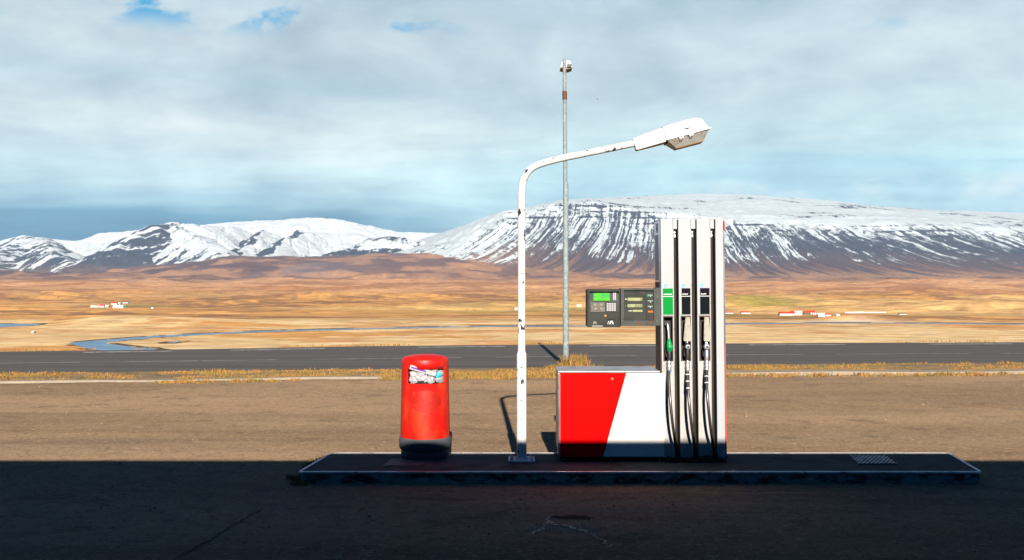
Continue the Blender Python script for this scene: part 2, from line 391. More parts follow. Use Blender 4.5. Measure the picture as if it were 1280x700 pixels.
# ------------------------------------------------------------------ numpy noise and grid meshes
rng = np.random.RandomState(3)
LAT = rng.rand(256, 256)
def vnoise(x, y, seed=0):
    x = x+seed*17.31; y = y+seed*9.77
    xi = np.floor(x).astype(int); yi = np.floor(y).astype(int); fx = x-xi; fy = y-yi
    fx = fx*fx*fx*(fx*(fx*6-15)+10); fy = fy*fy*fy*(fy*(fy*6-15)+10)
    g = lambda a, b: LAT[a & 255, b & 255]
    return (g(xi, yi)*(1-fx)+g(xi+1, yi)*fx)*(1-fy)+(g(xi, yi+1)*(1-fx)+g(xi+1, yi+1)*fx)*fy
def fbm(x, y, o=5, seed=0, gain=.5):
    a, s, t = 1.0, 0, 0
    for i in range(o): s = s+a*vnoise(x, y, seed+i*3.7); t += a; a *= gain; x = x*2.03; y = y*2.03
    return s/t
def sstep(x, a, b):
    t = np.clip((x-a)/(b-a), 0, 1); return t*t*(3-2*t)
def grid_mesh(name, X, Y, Z, material, attrs, label=None):
    r, c = X.shape
    me = bpy.data.meshes.new(name)
    co = np.stack([X, Y, Z], -1).reshape(-1, 3).astype(np.float32)
    i = np.arange(r*c).reshape(r, c)
    q = np.stack([i[:-1, :-1], i[:-1, 1:], i[1:, 1:], i[1:, :-1]], -1).reshape(-1, 4).astype(np.int32)
    me.vertices.add(len(co)); me.vertices.foreach_set('co', co.ravel())
    me.loops.add(q.size); me.loops.foreach_set('vertex_index', q.ravel())
    me.polygons.add(len(q)); me.polygons.foreach_set('loop_start', np.arange(0, q.size, 4, dtype=np.int32))
    me.update(calc_edges=True); me.polygons.foreach_set('use_smooth', np.ones(len(q), bool))
    for k, v in attrs.items():
        if v.ndim == 3:
            a = me.attributes.new(k, 'FLOAT_COLOR', 'POINT')
            a.data.foreach_set('color', np.concatenate([v*ALB, np.ones((*v.shape[:2], 1))], -1).astype(np.float32).ravel())
        else:
            a = me.attributes.new(k, 'FLOAT', 'POINT'); a.data.foreach_set('value', v.astype(np.float32).ravel())
    me.materials.append(material)
    o = bpy.data.objects.new(name, me); COL.objects.link(o); o['kind'] = 'structure'
    return o
def lerpc(a, b, t):
    return np.asarray(a)*(1-t[..., None])+np.asarray(b)*t[..., None]
FLOOR = -45.0
def gpt(px, py, z=FLOOR):      # a point of the valley floor
    D = (EYE-z)*F/(py-350); return ((px-640)/F*D, D)

# ---- river
river_center = [gpt(*p) for p in [(1500, 404.6), (1280, 405.2), (1180, 404.3), (1060, 403.8), (960, 404.4), (860, 405.8), (740, 407.2), (640, 407.8), (560, 408.8), (470, 410.6),
                                  (390, 412.6), (320, 414.8), (250, 418.0), (200, 420.8)]]
bay = [gpt(*p) for p in [(200, 419.6), (160, 422.6), (125, 425.3), (104, 427.2), (86, 428.6), (93, 431.2), (104, 434.6), (120, 437.4), (140, 440.5), (165, 444.5), (212, 444.5),
                         (206, 438.4), (192, 436.6), (188, 435.2), (172, 434.6), (150, 431.8), (131, 429.2), (146, 426.6), (175, 424.2), (202, 421.6)]]
lake = [gpt(*p) for p in [(-120, 404.2), (52, 404.8), (46, 406.6), (20, 408.3), (-8, 409.6), (-120, 409.6)]]
pond = [gpt(*p) for p in [(208, 428.6), (226, 426.2), (224, 427.8), (211, 429.4)]]
def rib(center, w, z):
    c = [Vector((x, y, 0)) for x, y in center]; c = smooth_path(c, 6); L_, R_ = [], []
    for i, p in enumerate(c):
        d = (c[min(i+1, len(c)-1)]-c[max(i-1, 0)]).normalized(); nn = Vector((-d.y, d.x, 0))
        ww = w*(.75+.5*vnoise(np.array([i*.35]), np.array([1.0]))[0])
        L_.append(p+nn*ww); R_.append(p-nn*ww)
    return c, L_, R_
rc, rl, rr = rib(river_center, 12.5, FLOOR)
def inpoly(X, Y, poly):
    ins = np.zeros(X.shape, bool); n = len(poly)
    for i in range(n):
        x0, y0 = poly[i]; x1, y1 = poly[(i+1) % n]
        if y0 == y1: continue
        ins ^= ((Y > y0) != (Y > y1)) & (X < (x1-x0)*(Y-y0)/(y1-y0)+x0)
    return ins
def polydist(X, Y, pts, closed=False):
    d = np.full(X.shape, 1e9); n = len(pts)
    for i in range(n if closed else n-1):
        (x0, y0), (x1, y1) = pts[i], pts[(i+1) % n]
        t = np.clip(((X-x0)*(x1-x0)+(Y-y0)*(y1-y0))/((x1-x0)**2+(y1-y0)**2), 0, 1)
        d = np.minimum(d, np.hypot(X-x0-t*(x1-x0), Y-y0-t*(y1-y0)))
    return d

# road far edge (D at X) used for the crest of the embankment
far_pts = [(-60, 16.5), (-28, 22.6), (-13.1, 25.8), (-8.4, 26.7), (-4.2, 27.9), (0, 28.55), (6.0, 29.1), (15.1, 29.7), (30, 30.3), (60, 31.0)]
near_pts = [(-60, 11.5), (-28, 17.0), (-10.06, 19.9), (-2.3, 20.75), (0, 21.1), (4.66, 21.95), (11.4, 22.4), (30, 23.3), (60, 24.5)]
def edge(pts, x): return np.interp(x, [p[0] for p in pts], [p[1] for p in pts])

# ---- valley: one sheet from the road crest to the foot of the mountains
nr, ncol = 620, 1000
rows = np.concatenate([np.linspace(-.6, 12, 30), np.geomspace(14, 560, 60), np.geomspace(575, 1800, 330), np.geomspace(1806, 9000, 230)])
u = np.linspace(-1, 1, ncol)
UU, RR = np.meshgrid(u, rows)
HW = 70+.60*np.maximum(RR, 0)
X = UU*HW
E = edge(far_pts, X)
Y = E+RR
Y = np.where(RR > 200, RR+28, E*(1-sstep(RR, 12, 200))+28*sstep(RR, 12, 200)+RR)
drop = -(.02+.03*np.clip(Y-E, 0, .6)/.6) - sstep(Y-E, .4, 300)*45*1.0
drop = np.where(Y-E < 300, -.03-(FLOOR*-1-.03)*np.clip((Y-E-.5)/240, 0, 1)**.85, FLOOR)
drop = np.minimum(drop, -.02)
und = (fbm(X/260, Y/170, 5, 1)-.5)
far = sstep(Y, 1150, 2100)
apr = np.interp(Y, [0, 1700, 3000, 4500, 6000, 7000, 7700, 9000], [0, 0, 4, 19, 46, 72, 82, 92])
pxl = X/np.maximum(Y, 1)*F+640
lift = np.interp(pxl, [-200, 0, 90, 200, 290, 400, 470, 540, 600, 680, 780, 1000, 1400], [45, 30, 5, 70, 140, 150, 165, 160, 130, 60, 0, -25, -20])
apr = apr+lift*sstep(Y, 5600, 8200)
Z = drop+apr
mound = np.maximum(fbm(X/330, Y/120, 4, 5)-.50, 0)*40*sstep(Y, 1020, 1500)
Z = Z+mound+und*(2.5*sstep(Y, 500, 700)+16*far+30*sstep(Y, 3500, 6500))
Z += (fbm(X/900, Y/420, 3, 9)-.5)*30*sstep(Y, 2200, 4200)
# small hill left (px 0-320, py 400-418) beyond the near river bank
hx, hy = gpt(140, 408)
Z += 7.5*np.exp(-((X-hx)/150)**2-((Y-hy-60)/70)**2)
hx, hy = gpt(1070, 400); Z += 8*np.exp(-((X-hx)/38)**2-((Y-hy)/16)**2)
dr = polydist(X, Y, [(p.x, p.y) for p in rc])
wet = (dr < 12.0) | inpoly(X, Y, bay) | inpoly(X, Y, lake) | inpoly(X, Y, pond)
dw = np.minimum.reduce([np.maximum(dr-12, 0), polydist(X, Y, bay, True), polydist(X, Y, lake, True), polydist(X, Y, pond, True)])
near = 1-sstep(dw, 4, 60)
Z = np.where(Y > 500, Z*(1-near)+(FLOOR+.28)*near, Z)
Z = np.where(wet, FLOOR-.6, Z)
# the land's own colours
straw = (.62, .43, .205); gold = (.56, .29, .085); orange = (.50, .235, .08); brown = (.27, .135, .060); pink = (.50, .265, .125); green = (.27, .215, .045); purple = (.105, .058, .060)
n1 = fbm(X/150+Y/400, Y/80, 6, 11, .58); n2 = fbm(X/42, Y/26, 5, 17, .6); n3 = fbm(X/700, Y/260, 4, 23)
c = lerpc(straw, gold, sstep(n1, .54, .66))
c = lerpc(c, (.70, .52, .29), sstep(n2, .56, .68)*.7)
c = lerpc(c, orange, sstep(fbm(X/70, Y/34, 5, 29, .6), .54, .62)*.75)
t = sstep(Y+(n1-.5)*260, 1080, 1220)
c2 = lerpc(gold, brown, sstep(n1*.6+n2*.4, .46, .60)); c2 = lerpc(c2, (.56, .36, .15), sstep(n3, .53, .63)*.7)
c = c*(1-t[..., None])+c2*t[..., None]
n5 = fbm(X/38, Y/34, 5, 43, .6)
c = lerpc(c, (.21, .105, .045), sstep(n5, .56, .68)*.38*sstep(Y, 1150, 1300)*(1-sstep(Y, 3600, 5500)))
leftstraw = (1-sstep(pxl, 40, 330))*sstep(Y, 700, 850)*(1-sstep(Y, 900, 1000))
c = lerpc(c, straw, leftstraw*.6)
t = sstep(Y+(n3-.5)*900, 2300, 3600)
c3 = lerpc(pink, (.34, .155, .065), sstep(fbm(X/420, Y/260, 6, 31, .6), .46, .60))
c = c*(1-t[..., None])+c3*t[..., None]
t = sstep(Y+(fbm(X/500, Y/500, 5, 37)-.5)*2600, 5300, 6500)
c4 = lerpc(purple, (.21, .105, .07), sstep(fbm(X/420, Y/420, 5, 41), .45, .6))
cen = np.exp(-((pxl-560)/150)**2)
c4 = lerpc(c4, (.34, .175, .10), cen*.75)
c = c*(1-t[..., None])+c4*t[..., None]
def gauss_px(px, py, sx, sy):
    gx, gy = gpt(px, py); return np.exp(-((X-gx)/sx)**2-((Y-gy)/sy)**2)
gr = gauss_px(948, 382, 75, 190)+.5*gauss_px(640, 388, 190, 160)+.8*gauss_px(185, 381.5, 75, 45)+.5*gauss_px(150, 385.5, 90, 35)+.45*gauss_px(920, 395, 160, 90)
c = lerpc(c, green, np.clip(gr*(.6+.8*n1), 0, .9))
c = lerpc(c, (.62, .50, .36), np.clip(1.3*gauss_px(1065, 402, 52, 22), 0, 1))
darkbank = ((dw > 0) & (dw < 7) & ~wet & (Z < -20))
c[darkbank & (n2 > .42)] = (.10, .055, .03)
c[wet] = (.12, .09, .06)
trk = np.exp(-((fbm(X/300, Y/200, 3, 47)-.5)/.005)**2)*sstep(Y, 1150, 1300)*(1-sstep(Y, 3800, 4600))
c = lerpc(c, (.12, .06, .035), np.clip(trk*.6*(n2 > .47), 0, 1))
c = np.where((RR < 6)[..., None], lerpc((.30, .17, .06), (.46, .28, .10), n2), c)
n6 = fbm(X/170+Y/900, Y/260, 5, 143); up = sstep(Y, 4300, 6000)
c = lerpc(c, (.085, .052, .062), sstep(n6, .50, .62)*.75*up*sstep(Y, 5200, 6600))
c = lerpc(c, (.36, .19, .10), sstep(1-n6, .54, .66)*.8*up)
c = lerpc(c, (.15, .125, .14), np.exp(-((pxl-360)/70)**2)*sstep(Y, 5600, 6800)*sstep(fbm(X/500, Y/500, 4, 147), .42, .55)*.7)
grid_mesh('terrain', X, Y, Z, terrain_mat('valley grassland', .035, .36, (1, 2.0, 1)), {'col': c})

mb = MB(); n = len(rl)
mb.faces([(p.x, p.y, FLOOR) for p in rl]+[(p.x, p.y, FLOOR) for p in rr], [(i, i+1, n+i+1, n+i) for i in range(n-1)])
for poly in (bay, lake, pond): mb.faces([(x, y, FLOOR+.15) for x, y in poly], [tuple(range(len(poly)))])
o = mb.build('river', m_water); tag(o, kind='structure')

# ---- right hand table mountain
def mx(p, D): return (p-640)/F*D
gx_ = np.concatenate([np.linspace(mx(380, 8600), mx(540, 8600), 120, endpoint=False), np.linspace(mx(540, 8600), mx(1340, 8600), 900, endpoint=False), np.linspace(mx(1340, 8600), mx(1750, 8600), 60)])
gy_ = np.concatenate([np.linspace(6500, 8700, 330, endpoint=False), np.linspace(8700, 11400, 130)])
X, Y = np.meshgrid(gx_, gy_)
P86 = X/8600*F+640
lipy = np.interp(P86, [380, 470, 520, 560, 595, 628, 650, 700, 740, 800, 860, 920, 1000, 1100, 1200, 1280, 1500, 1750], [338, 322, 308, 296, 277, 264, 262, 254, 251, 262, 270, 276, 276, 279, 283, 287, 297, 310])
lip = (350-lipy)/F*8600
P11 = X/11000*F+640
cry = np.interp(P11, [380, 520, 600, 640, 660, 700, 760, 830, 880, 940, 1020, 1100, 1180, 1280, 1500, 1750], [330, 300, 275, 262, 258, 250, 246, 242, 241, 243, 248, 257, 262, 265, 275, 290])
crest = (350-cry)/F*11000
warp = (fbm(X/700, Y/700, 4, 51)-.5)
Yl = 8600+warp*500; Yf = 6750+(fbm(X/1100, Y/3000+5, 3, 53)-.5)*300
s = (Y-Yf)/(Yl-Yf); sc = np.clip(s, 0, 1)
prof = .35*sc+.65*sc**1.7
cs = np.interp(P86, [500, 620, 750, 860, 1000, 1280, 1500], [-1500, -1300, -700, -100, 500, 1300, 1500])
g = X+cs*(sc-.0)*1.0 + warp*160
rid = 1-np.abs(2*fbm(g/190, s*.9, 4, 57)-1)*2.2
rid = np.clip(rid, -.4, 1)
env = np.clip(sc*(1.05-sc)*4, 0, 1)
base = 8+(lip-8)*prof
plate = np.clip((Y-Yl)/(11000-Yl), 0, 1)
Z = np.where(s < 1, base, lip+(crest-lip)*plate**.9)
Z = Z-env*(rid*.5+.2)*46*np.clip(lip/500, .2, 1)+(fbm(X/500, Y/500, 5, 61)-.5)*60*np.clip(sc*1.2, 0, 1)*(1-.6*plate)
# cliff bands under the lip
band = np.sin((Z+30*(fbm(X/900, Y/900, 3, 67)-.5))/28*math.pi)
Z += 5*band*env*sstep(sc, .55, .9)
Z = np.where(Y > 11000, Z-(Y-11000)*.8, Z)
gul = fbm(g/46, s*1.6, 4, 71); line = np.exp(-((fbm(g/105, s*.8, 4, 73)-.5)/.020)**2); line2 = np.exp(-((fbm(g/58+30, s*1.4, 3, 79)-.5)/.026)**2)
hfr = Z/np.maximum(lip, 60)
lo_ = np.interp(P86, [500, 600, 700, 860, 950, 1280], [.10, .22, .36, .36, .30, .30])
base_s = np.interp(hfr, [0, .15, .30, .42, .60, .78, .90, 1.0, 1.2], [-.35, -.10, .18, .29, .34, .44, .60, .82, .98])
base_s += np.interp(P86, [500, 600, 700, 800, 900, 1280], [.16, .14, .03, -.02, -.02, .0])
gulf = fbm(g/17+7, s*1.6, 3, 94)
line3 = np.exp(-((fbm(g/21+11, s*1.2, 3, 97)-.5)/.03)**2)
pat = .45+.75*sstep(fbm(X/300, Y/300, 3, 98), .36, .58)
dense = sstep(hfr, .10, .26)
snow = base_s+((gul-.5)*.75+(gulf-.5)*1.05+.36*line+.30*line2+.26*line3)*dense*pat*(1-.45*sstep(hfr, .72, .95))
snow -= .28*sstep(band, .3, .9)*sstep(hfr, .70, .80)*(1-sstep(hfr, .96, 1.08))*sstep(fbm(X/420, Y/420, 4, 83), .48, .58)
cliff = np.exp(-((P86-720)/85)**2)*np.exp(-((hfr-.93)/.10)**2); snow -= .42*cliff*sstep(fbm(X/160, Z/40, 4, 87), .42, .6)
snow -= .16*np.exp(-((hfr-.50)/.17)**2)*sstep(P86, 850, 950)
snow = np.where(plate > .05, np.maximum(snow, .72), snow)
snow = snow-.5*sstep(fbm(X/420, Y/260, 5, 91), .60, .70)*sstep(plate, .02, .1)
midl = np.exp(-((P86-585)/45)**2)
snow += .15*midl*sstep(hfr, .2, .5)
c = lerpc((.20, .10, .07), (.070, .045, .056), sstep(hfr+(gul-.5)*.5, .04, .24))
c = lerpc(c, (.028, .036, .062), sstep(hfr+(gul-.5)*.3, .28, .50)*.9)
c = lerpc(c, (.29, .155, .095), (1-sstep(P86, 560, 720))*(1-sstep(hfr, .3, .6))*.8)
c = lerpc(c, (.36, .20, .11), (1-sstep(hfr+(gul-.5)*.15, .05, .13))*.9)
grid_mesh('mountain', X, Y, Z, mountain_mat('snow streaked basalt', (.47, .53, .565)), {'col': c, 'snow': snow})

# ---- left hand range: ridge lines with spurs
segs = []   # (polyline of (px,py,D), side slope)
segs.append(([(-160, 300, 12000), (0, 303, 12000), (30, 296, 12000), (60, 298, 12000), (95, 301, 12000), (130, 291, 12000), (180, 287, 12000), (225, 288, 12000), (262, 280, 12000), (300, 276, 12000), (345, 274, 12000), (388, 271, 12000),
              (430, 274, 12000), (460, 281, 12000), (500, 290, 12000), (540, 291, 12000), (600, 292, 12000), (700, 300, 12000)], .36))
segs.append(([(222, 277, 10300), (240, 279, 10400), (290, 284, 11400)], .50))
segs.append(([(222, 277, 10300), (196, 285, 9900), (160, 300, 9500), (120, 318, 9000), (85, 334, 8600), (55, 348, 8100)], .52))
segs.append(([(222, 277, 10300), (240, 293, 9700), (262, 308, 9200), (290, 322, 8600)], .55))
segs.append(([(330, 287, 11300), (318, 300, 10300), (300, 314, 9500), (288, 322, 9000)], .55))
segs.append(([(380, 287, 11400), (365, 299, 10300), (345, 312, 9500), (330, 322, 9000)], .55))
segs.append(([(30, 294, 10800), (20, 306, 10000), (-20, 325, 9200)], .42))
segs.append(([(30, 294, 10800), (62, 304, 10000), (80, 322, 9200), (88, 338, 8600)], .45))
segs.append(([(-60, 300, 10800), (-90, 325, 9500)], .42))
segs.append(([(440, 308, 8900), (475, 296, 9100), (500, 297, 9100), (530, 301, 9100), (560, 300, 9000), (600, 305, 8800)], .40))
gx_ = np.linspace(-6200, 900, 1150); gy_ = np.linspace(7600, 12400, 460)
X, Y = np.meshgrid(gx_, gy_)
wx = X+(fbm(X/420, Y/420, 4, 101)-.5)*260; wy = Y+(fbm(X/420, Y/420, 4, 103)-.5)*260
H = np.full(X.shape, -50.0); W_ = np.zeros(X.shape, int)
for k, (pl, sl_) in enumerate(segs):
    for a, b in zip(pl, pl[1:]):
        x0, y0, z0 = mx(a[0], a[2]), a[2], (350-a[1])/F*a[2]+EYE
        x1, y1, z1 = mx(b[0], b[2]), b[2], (350-b[1])/F*b[2]+EYE
        t = np.clip(((wx-x0)*(x1-x0)+(wy-y0)*(y1-y0))/((x1-x0)**2+(y1-y0)**2), 0, 1)
        d = np.hypot(wx-x0-t*(x1-x0), wy-y0-t*(y1-y0))
        z = z0+(z1-z0)*t-sl_*(np.sqrt(d*d+50**2)-50)
        W_ = np.where(z > H, k, W_); H = np.where(z > H, z, H)
for _ in range(2):
    Hp = np.pad(H, 1, mode='edge'); H = (Hp[1:-1, 1:-1]*4+Hp[:-2, 1:-1]+Hp[2:, 1:-1]+Hp[1:-1, :-2]+Hp[1:-1, 2:])/8
dHx = np.gradient(H, axis=1)/(gx_[1]-gx_[0]); dHy = np.gradient(H, axis=0)/(gy_[1]-gy_[0])
gl = np.abs(fbm(X/170+Y/900, Y/620, 4, 107)-.5)
Z = H-(.12-np.minimum(gl, .12))*170*sstep(H, 80, 300)*(.35+.65*sstep(Y, 11800, 10300))+(fbm(X/300, Y/300, 5, 109)-.5)*(12+43*sstep(Y, 11800, 10300))
P_ = X/Y*F+640
snow = .55+.4*sstep(Z, 150, 330)
leftf = sstep(dHx, .0, .16)
spur = np.isin(W_, (1, 2, 3, 4, 5)); spurA = np.isin(W_, (2,))
snow -= .70*leftf*np.isin(W_, (4, 5))*(1-sstep(Z, 560, 640))
face = np.isin(W_, (2, 3))*(1-sstep(P_, 225, 262))*sstep(dHx*0+(-dHy*0)+dHy, .05, .30)
snow -= .60*np.isin(W_, (2,))*sstep(dHy-dHx*.9, -.02, .28)*(1-sstep(Z, 520, 640)*.5)
snow -= .45*np.isin(W_, (3,))*sstep(-dHx, -.2, .1)*sstep(dHy, -.1, .2)*(P_ < 270)*(1-.7*sstep(P_, 225, 265))
snow -= .52*np.isin(W_, (6, 7, 8))*sstep(fbm(X/260, Y/260, 4, 113), .40, .60)*(1-sstep(Z, 420, 560)*.5)
snow -= .48*np.isin(W_, (9,))*sstep(fbm(X/300, Y/200, 4, 119), .36, .52)
st1 = fbm((X-.75*Y)/60, (Y+X*.3)/420, 4, 127)
snow += (st1-.5)*1.9*np.isin(W_, (2, 3, 6, 7, 8))
snow += (fbm(X/90, Y/260, 4, 131)-.5)*.5*(1-sstep(Z, 450, 700)*.6)
low = np.interp(P_, [-100, 60, 150, 290, 330, 430, 520, 640], [70, 40, 50, 90, 150, 160, 200, 230])
snow = snow*sstep(Z+(fbm(X/200, Y/200, 4, 137)-.5)*120, low-40, low+55)
c = lerpc((.12, .07, .062), (.030, .036, .062), sstep(Z+(st1-.5)*130, 60, 170))
grid_mesh('mountain', X, Y, Z, mountain_mat('snowy range', (.52, .565, .60)), {'col': c, 'snow': snow})

# ------------------------------------------------------------------ ground, road, verge
def sheet(name, pa, pb, xs, z, material, kind='structure'):
    mb = MB(); n = len(xs)
    mb.faces([(x, pa(x), z) for x in xs]+[(x, pb(x), z) for x in xs], [(i, i+1, n+i+1, n+i) for i in range(n-1)])
    o = mb.build(name, material); tag(o, kind=kind); return o
xs = list(np.linspace(-60, 60, 181))
kerb_c = lambda x: float(np.interp(x, [-60, -28, -9.1, -2.1, 0, 4.1, 10.1, 60], [9.5, 14.9, 17.97, 18.95, 19.2, 19.62, 19.92, 22.5]))
sheet('forecourt', lambda x: -60, lambda x: float(edge(far_pts, x))-.2, xs, 0, m_forecourt)
sheet('verge', lambda x: kerb_c(x)-.15+.1*math.sin(x*1.7), lambda x: float(edge(near_pts, x))+.1, xs, .004, m_soil)
sheet('road', lambda x: float(edge(near_pts, x))+.05*math.sin(x*2.3)+.03*math.sin(x*7.1), lambda x: float(edge(far_pts, x)), xs, .008, m_road)
def mark(x0, x1, f, w):
    xs_ = list(np.linspace(x0, x1, 12)); mb = MB(); n = len(xs_)
    mb.faces([(x, f(x)-w/2, .012) for x in xs_]+[(x, f(x)+w/2, .012) for x in xs_], [(i, i+1, n+i+1, n+i) for i in range(n-1)])
    tag(mb.build('road_marking', m_paint), kind='structure')
fe = lambda x: float(edge(far_pts, x))-.75
ce = lambda x: float(edge(far_pts, x)*.38+edge(near_pts, x)*.62)
for p0, p1 in ((85, 192), (308, 414), (525, 632), (738, 842), (942, 1068), (1178, 1290), (-140, -30)):
    y = 24.6 if p0 < 200 else 27.8
    mark((p0-640)/F*y, (p1-640)/F*y, fe, .15)
for x0 in np.arange(-13, 14, 4.2): mark(x0, x0+3.4, ce, .05)
# kerb: a low concrete strip
mb = MB(); prev = None
for x0, x1 in ((-60, -2.2), (3.2, 60)):
    q = np.linspace(x0, x1, 120)
    v = []; 
    for x in q:
        y = kerb_c(x)+.02*math.sin(x*3.1); h = (.035 if x < 0 else .06)+.01*math.sin(x*1.3)
        w = .11 if x < 0 else .24
        v.append([mb.bm.verts.new(p) for p in ((x, y-w, 0), (x, y-w+.02, h), (x, y+w-.02, h), (x, y+w, 0))])
    for a, b in zip(v, v[1:]):
        for k in range(3): mb.bm.faces.new((a[k], a[k+1], b[k+1], b[k]))
    mb.bm.faces.new(v[0]); mb.bm.faces.new(v[-1])
tag(mb.build('kerb', m_kerb), kind='structure')

# loose stones on the forecourt
def stones(name, cnt, fx, fy, r0, r1):
    bm = bmesh.new()
    base = [(1, 0, -.3), (.2, .9, -.3), (-.8, .5, -.3), (-.7, -.6, -.3), (.3, -.9, -.3), (.3, .2, .7)]
    fcs = [(0, 1, 5), (1, 2, 5), (2, 3, 5), (3, 4, 5), (4, 0, 5)]
    for _ in range(cnt):
        x, y = fx(), fy(); r = random.uniform(r0, r1)*random.random()**.6+r0*.4; a = random.uniform(0, 6.28)
        vs_ = [bm.verts.new((x+r*(p[0]*math.cos(a)-p[1]*math.sin(a)), y+r*(p[0]*math.sin(a)+p[1]*math.cos(a)), max(.001, r*(p[2]+.3)*random.uniform(.5, 1)))) for p in base]
        for f in fcs: bm.faces.new([vs_[i] for i in f])
    me = bpy.data.meshes.new(name); bm.to_mesh(me); bm.free(); me.materials.append(m_stone)
    o = bpy.data.objects.new(name, me); COL.objects.link(o); tag(o, 'scattered loose stones and grit on the asphalt forecourt', 'gravel', kind='stuff')
stones('gravel', 5200, lambda: random.uniform(-11, 11), lambda: random.uniform(5, 19.5), .004, .016)

# cracks, stains and a painted sun glint on the asphalt
def strip(name, pts, w, material, z=.003, jag=.03, seg=9):
    P = smooth_path([(x, y, 0) for x, y in pts], seg); mb = MB(); v = []
    for i, p in enumerate(P):
        d = (P[min(i+1, len(P)-1)]-P[max(i-1, 0)]).normalized(); nn = Vector((-d.y, d.x, 0)); ww = w*random.uniform(.35, 1.2)*(1-abs(2*i/(len(P)-1)-1)**6*.9)
        p = p+nn*random.uniform(-jag, jag); v.append((mb.bm.verts.new((p.x+nn.x*ww, p.y+nn.y*ww, z)), mb.bm.verts.new((p.x-nn.x*ww, p.y-nn.y*ww, z))))
    for a, b in zip(v, v[1:]): mb.bm.faces.new((a[0], a[1], b[1], b[0]))
    tag(mb.build(name, material), kind='structure')
g0 = lambda px, py: gpt(px, py, 0.0)
strip('crack', [g0(215, 700), g0(262, 676), g0(300, 652), g0(330, 636)], .014, m_crack, .004, .015)
strip('crack', [g0(330, 636), g0(352, 634), g0(372, 636)], .010, m_kerb, .004, .008)
strip('crack', [g0(262, 680), g0(285, 668), g0(322, 655)], .008, m_kerb, .0045, .008)
strip('painted_glint', [g0(664, 668), g0(678, 660), g0(686, 650)], .012, m_glint, .004, .02)  # sun glint drawn as pale strips
strip('painted_glint', [g0(684, 646), g0(690, 655), g0(712, 659), g0(735, 666)], .016, m_glint, .0045, .02)
strip('painted_glint', [g0(735, 666), g0(752, 674), g0(762, 684)], .008, m_glint, .005, .03)
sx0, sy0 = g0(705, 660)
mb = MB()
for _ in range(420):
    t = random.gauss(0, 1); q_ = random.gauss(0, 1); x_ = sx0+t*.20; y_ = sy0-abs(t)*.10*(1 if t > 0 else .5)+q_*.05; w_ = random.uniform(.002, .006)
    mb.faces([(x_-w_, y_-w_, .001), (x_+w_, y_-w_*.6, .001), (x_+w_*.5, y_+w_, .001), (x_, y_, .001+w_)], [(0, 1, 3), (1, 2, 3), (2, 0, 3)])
tag(mb.build('glint_grains', m_glint), 'pale grains painted as a sun glint on the shaded asphalt', 'sand', kind='stuff')  # grains stand in for a sun glint, not spilled sand
def stain(cx, cy, rx, ry, z=.0035):
    mb = MB(); k = 26; pts = []
    for i in range(k):
        a = 2*math.pi*i/k; q = 1+random.uniform(-.22, .18); pts.append((cx+rx*q*math.cos(a), cy+ry*q*math.sin(a), z))
    mb.faces(pts, [tuple(range(k))]); tag(mb.build('oil_stain', m_oil), kind='structure')
stain(*g0(716, 647), .15, .07)

# ------------------------------------------------------------------ grass
def grass(name, spots, label, cat, hi=(.36, .19, .055), lo=(.17, .080, .024), grn=(.13, .12, .022), kind='stuff'):
    """spots: (x, y, n, spread, height)"""
    vs_, fc, cc = [], [], []
    for (x, y, n_, spr, h) in spots:
        gshade = random.random()
        for _ in range(int(n_)):
            a = random.uniform(0, 6.28); r = spr*random.random()**.7
            bx, by = x+r*math.cos(a)*1.5, y+r*math.sin(a)*.8
            hh = h*random.uniform(.45, 1.15); w = random.uniform(.004, .011)
            ln = random.uniform(0, .75)*hh; la = random.uniform(0, 6.28)
            wx_, wy_ = w*math.cos(a+1.57), w*math.sin(a+1.57)*.4
            i = len(vs_)
            vs_ += [(bx-w, by, 0), (bx+w, by, 0), (bx+ln*.45*math.cos(la)+w*.6, by+ln*.45*math.sin(la), hh*.65), (bx+ln*.45*math.cos(la)-w*.6, by+ln*.45*math.sin(la), hh*.65), (bx+ln*math.cos(la), by+ln*math.sin(la), hh)]
            fc += [(i, i+1, i+2, i+3), (i+3, i+2, i+4)]
            t = random.random(); col = [hi[k]*t+lo[k]*(1-t) for k in range(3)]
            if gshade < .35: col = [col[k]*.35+grn[k]*.65 for k in range(3)]
            elif gshade > .85: col = [col[k]*.5 for k in range(3)]
            cc += [(*[q_*ALB for q_ in col], 1)]*5
    me = bpy.data.meshes.new(name); me.from_pydata(vs_, [], fc)
    at = me.attributes.new('col', 'FLOAT_COLOR', 'POINT'); at.data.foreach_set('color', np.array(cc, np.float32).ravel())
    me.materials.append(m_blade); o = bpy.data.objects.new(name, me); COL.objects.link(o); tag(o, label, cat, kind=kind); return o
spots = []
for _ in range(4200):
    x = random.uniform(-13, 14.5); k0, k1 = kerb_c(x)+.15, float(edge(near_pts, x))-.1
    t = random.random(); y = k0+(k1-k0)*t
    dens = float(fbm(np.array([x/.9]), np.array([y/.45]), 3, 201)[0]); leftthin = .50 if x < -6.2 else (.42 if x < 1.2 else .47)
    if dens < leftthin+.045: continue
    spots.append((x, y, random.uniform(7, 15), .13, random.choice((.02, .03, .04, .07))*random.uniform(.6, 1.2)))
for _ in range(800):      # weeds on the near side of the kerb
    x = random.uniform(-11, 13); y = kerb_c(x)-.22-random.random()**2*.35
    if float(fbm(np.array([x/.8]), np.array([3.3]), 3, 207)[0]) < .52: continue
    spots.append((x, y, random.uniform(10, 18), .09, random.uniform(.03, .075)))
for _ in range(560):      # gap of the kerb round the pole
    x = random.uniform(-2.4, 3.3); y = kerb_c(x)+random.uniform(-.35, .3)
    spots.append((x, y, 16, .13, random.uniform(.04, .10)))
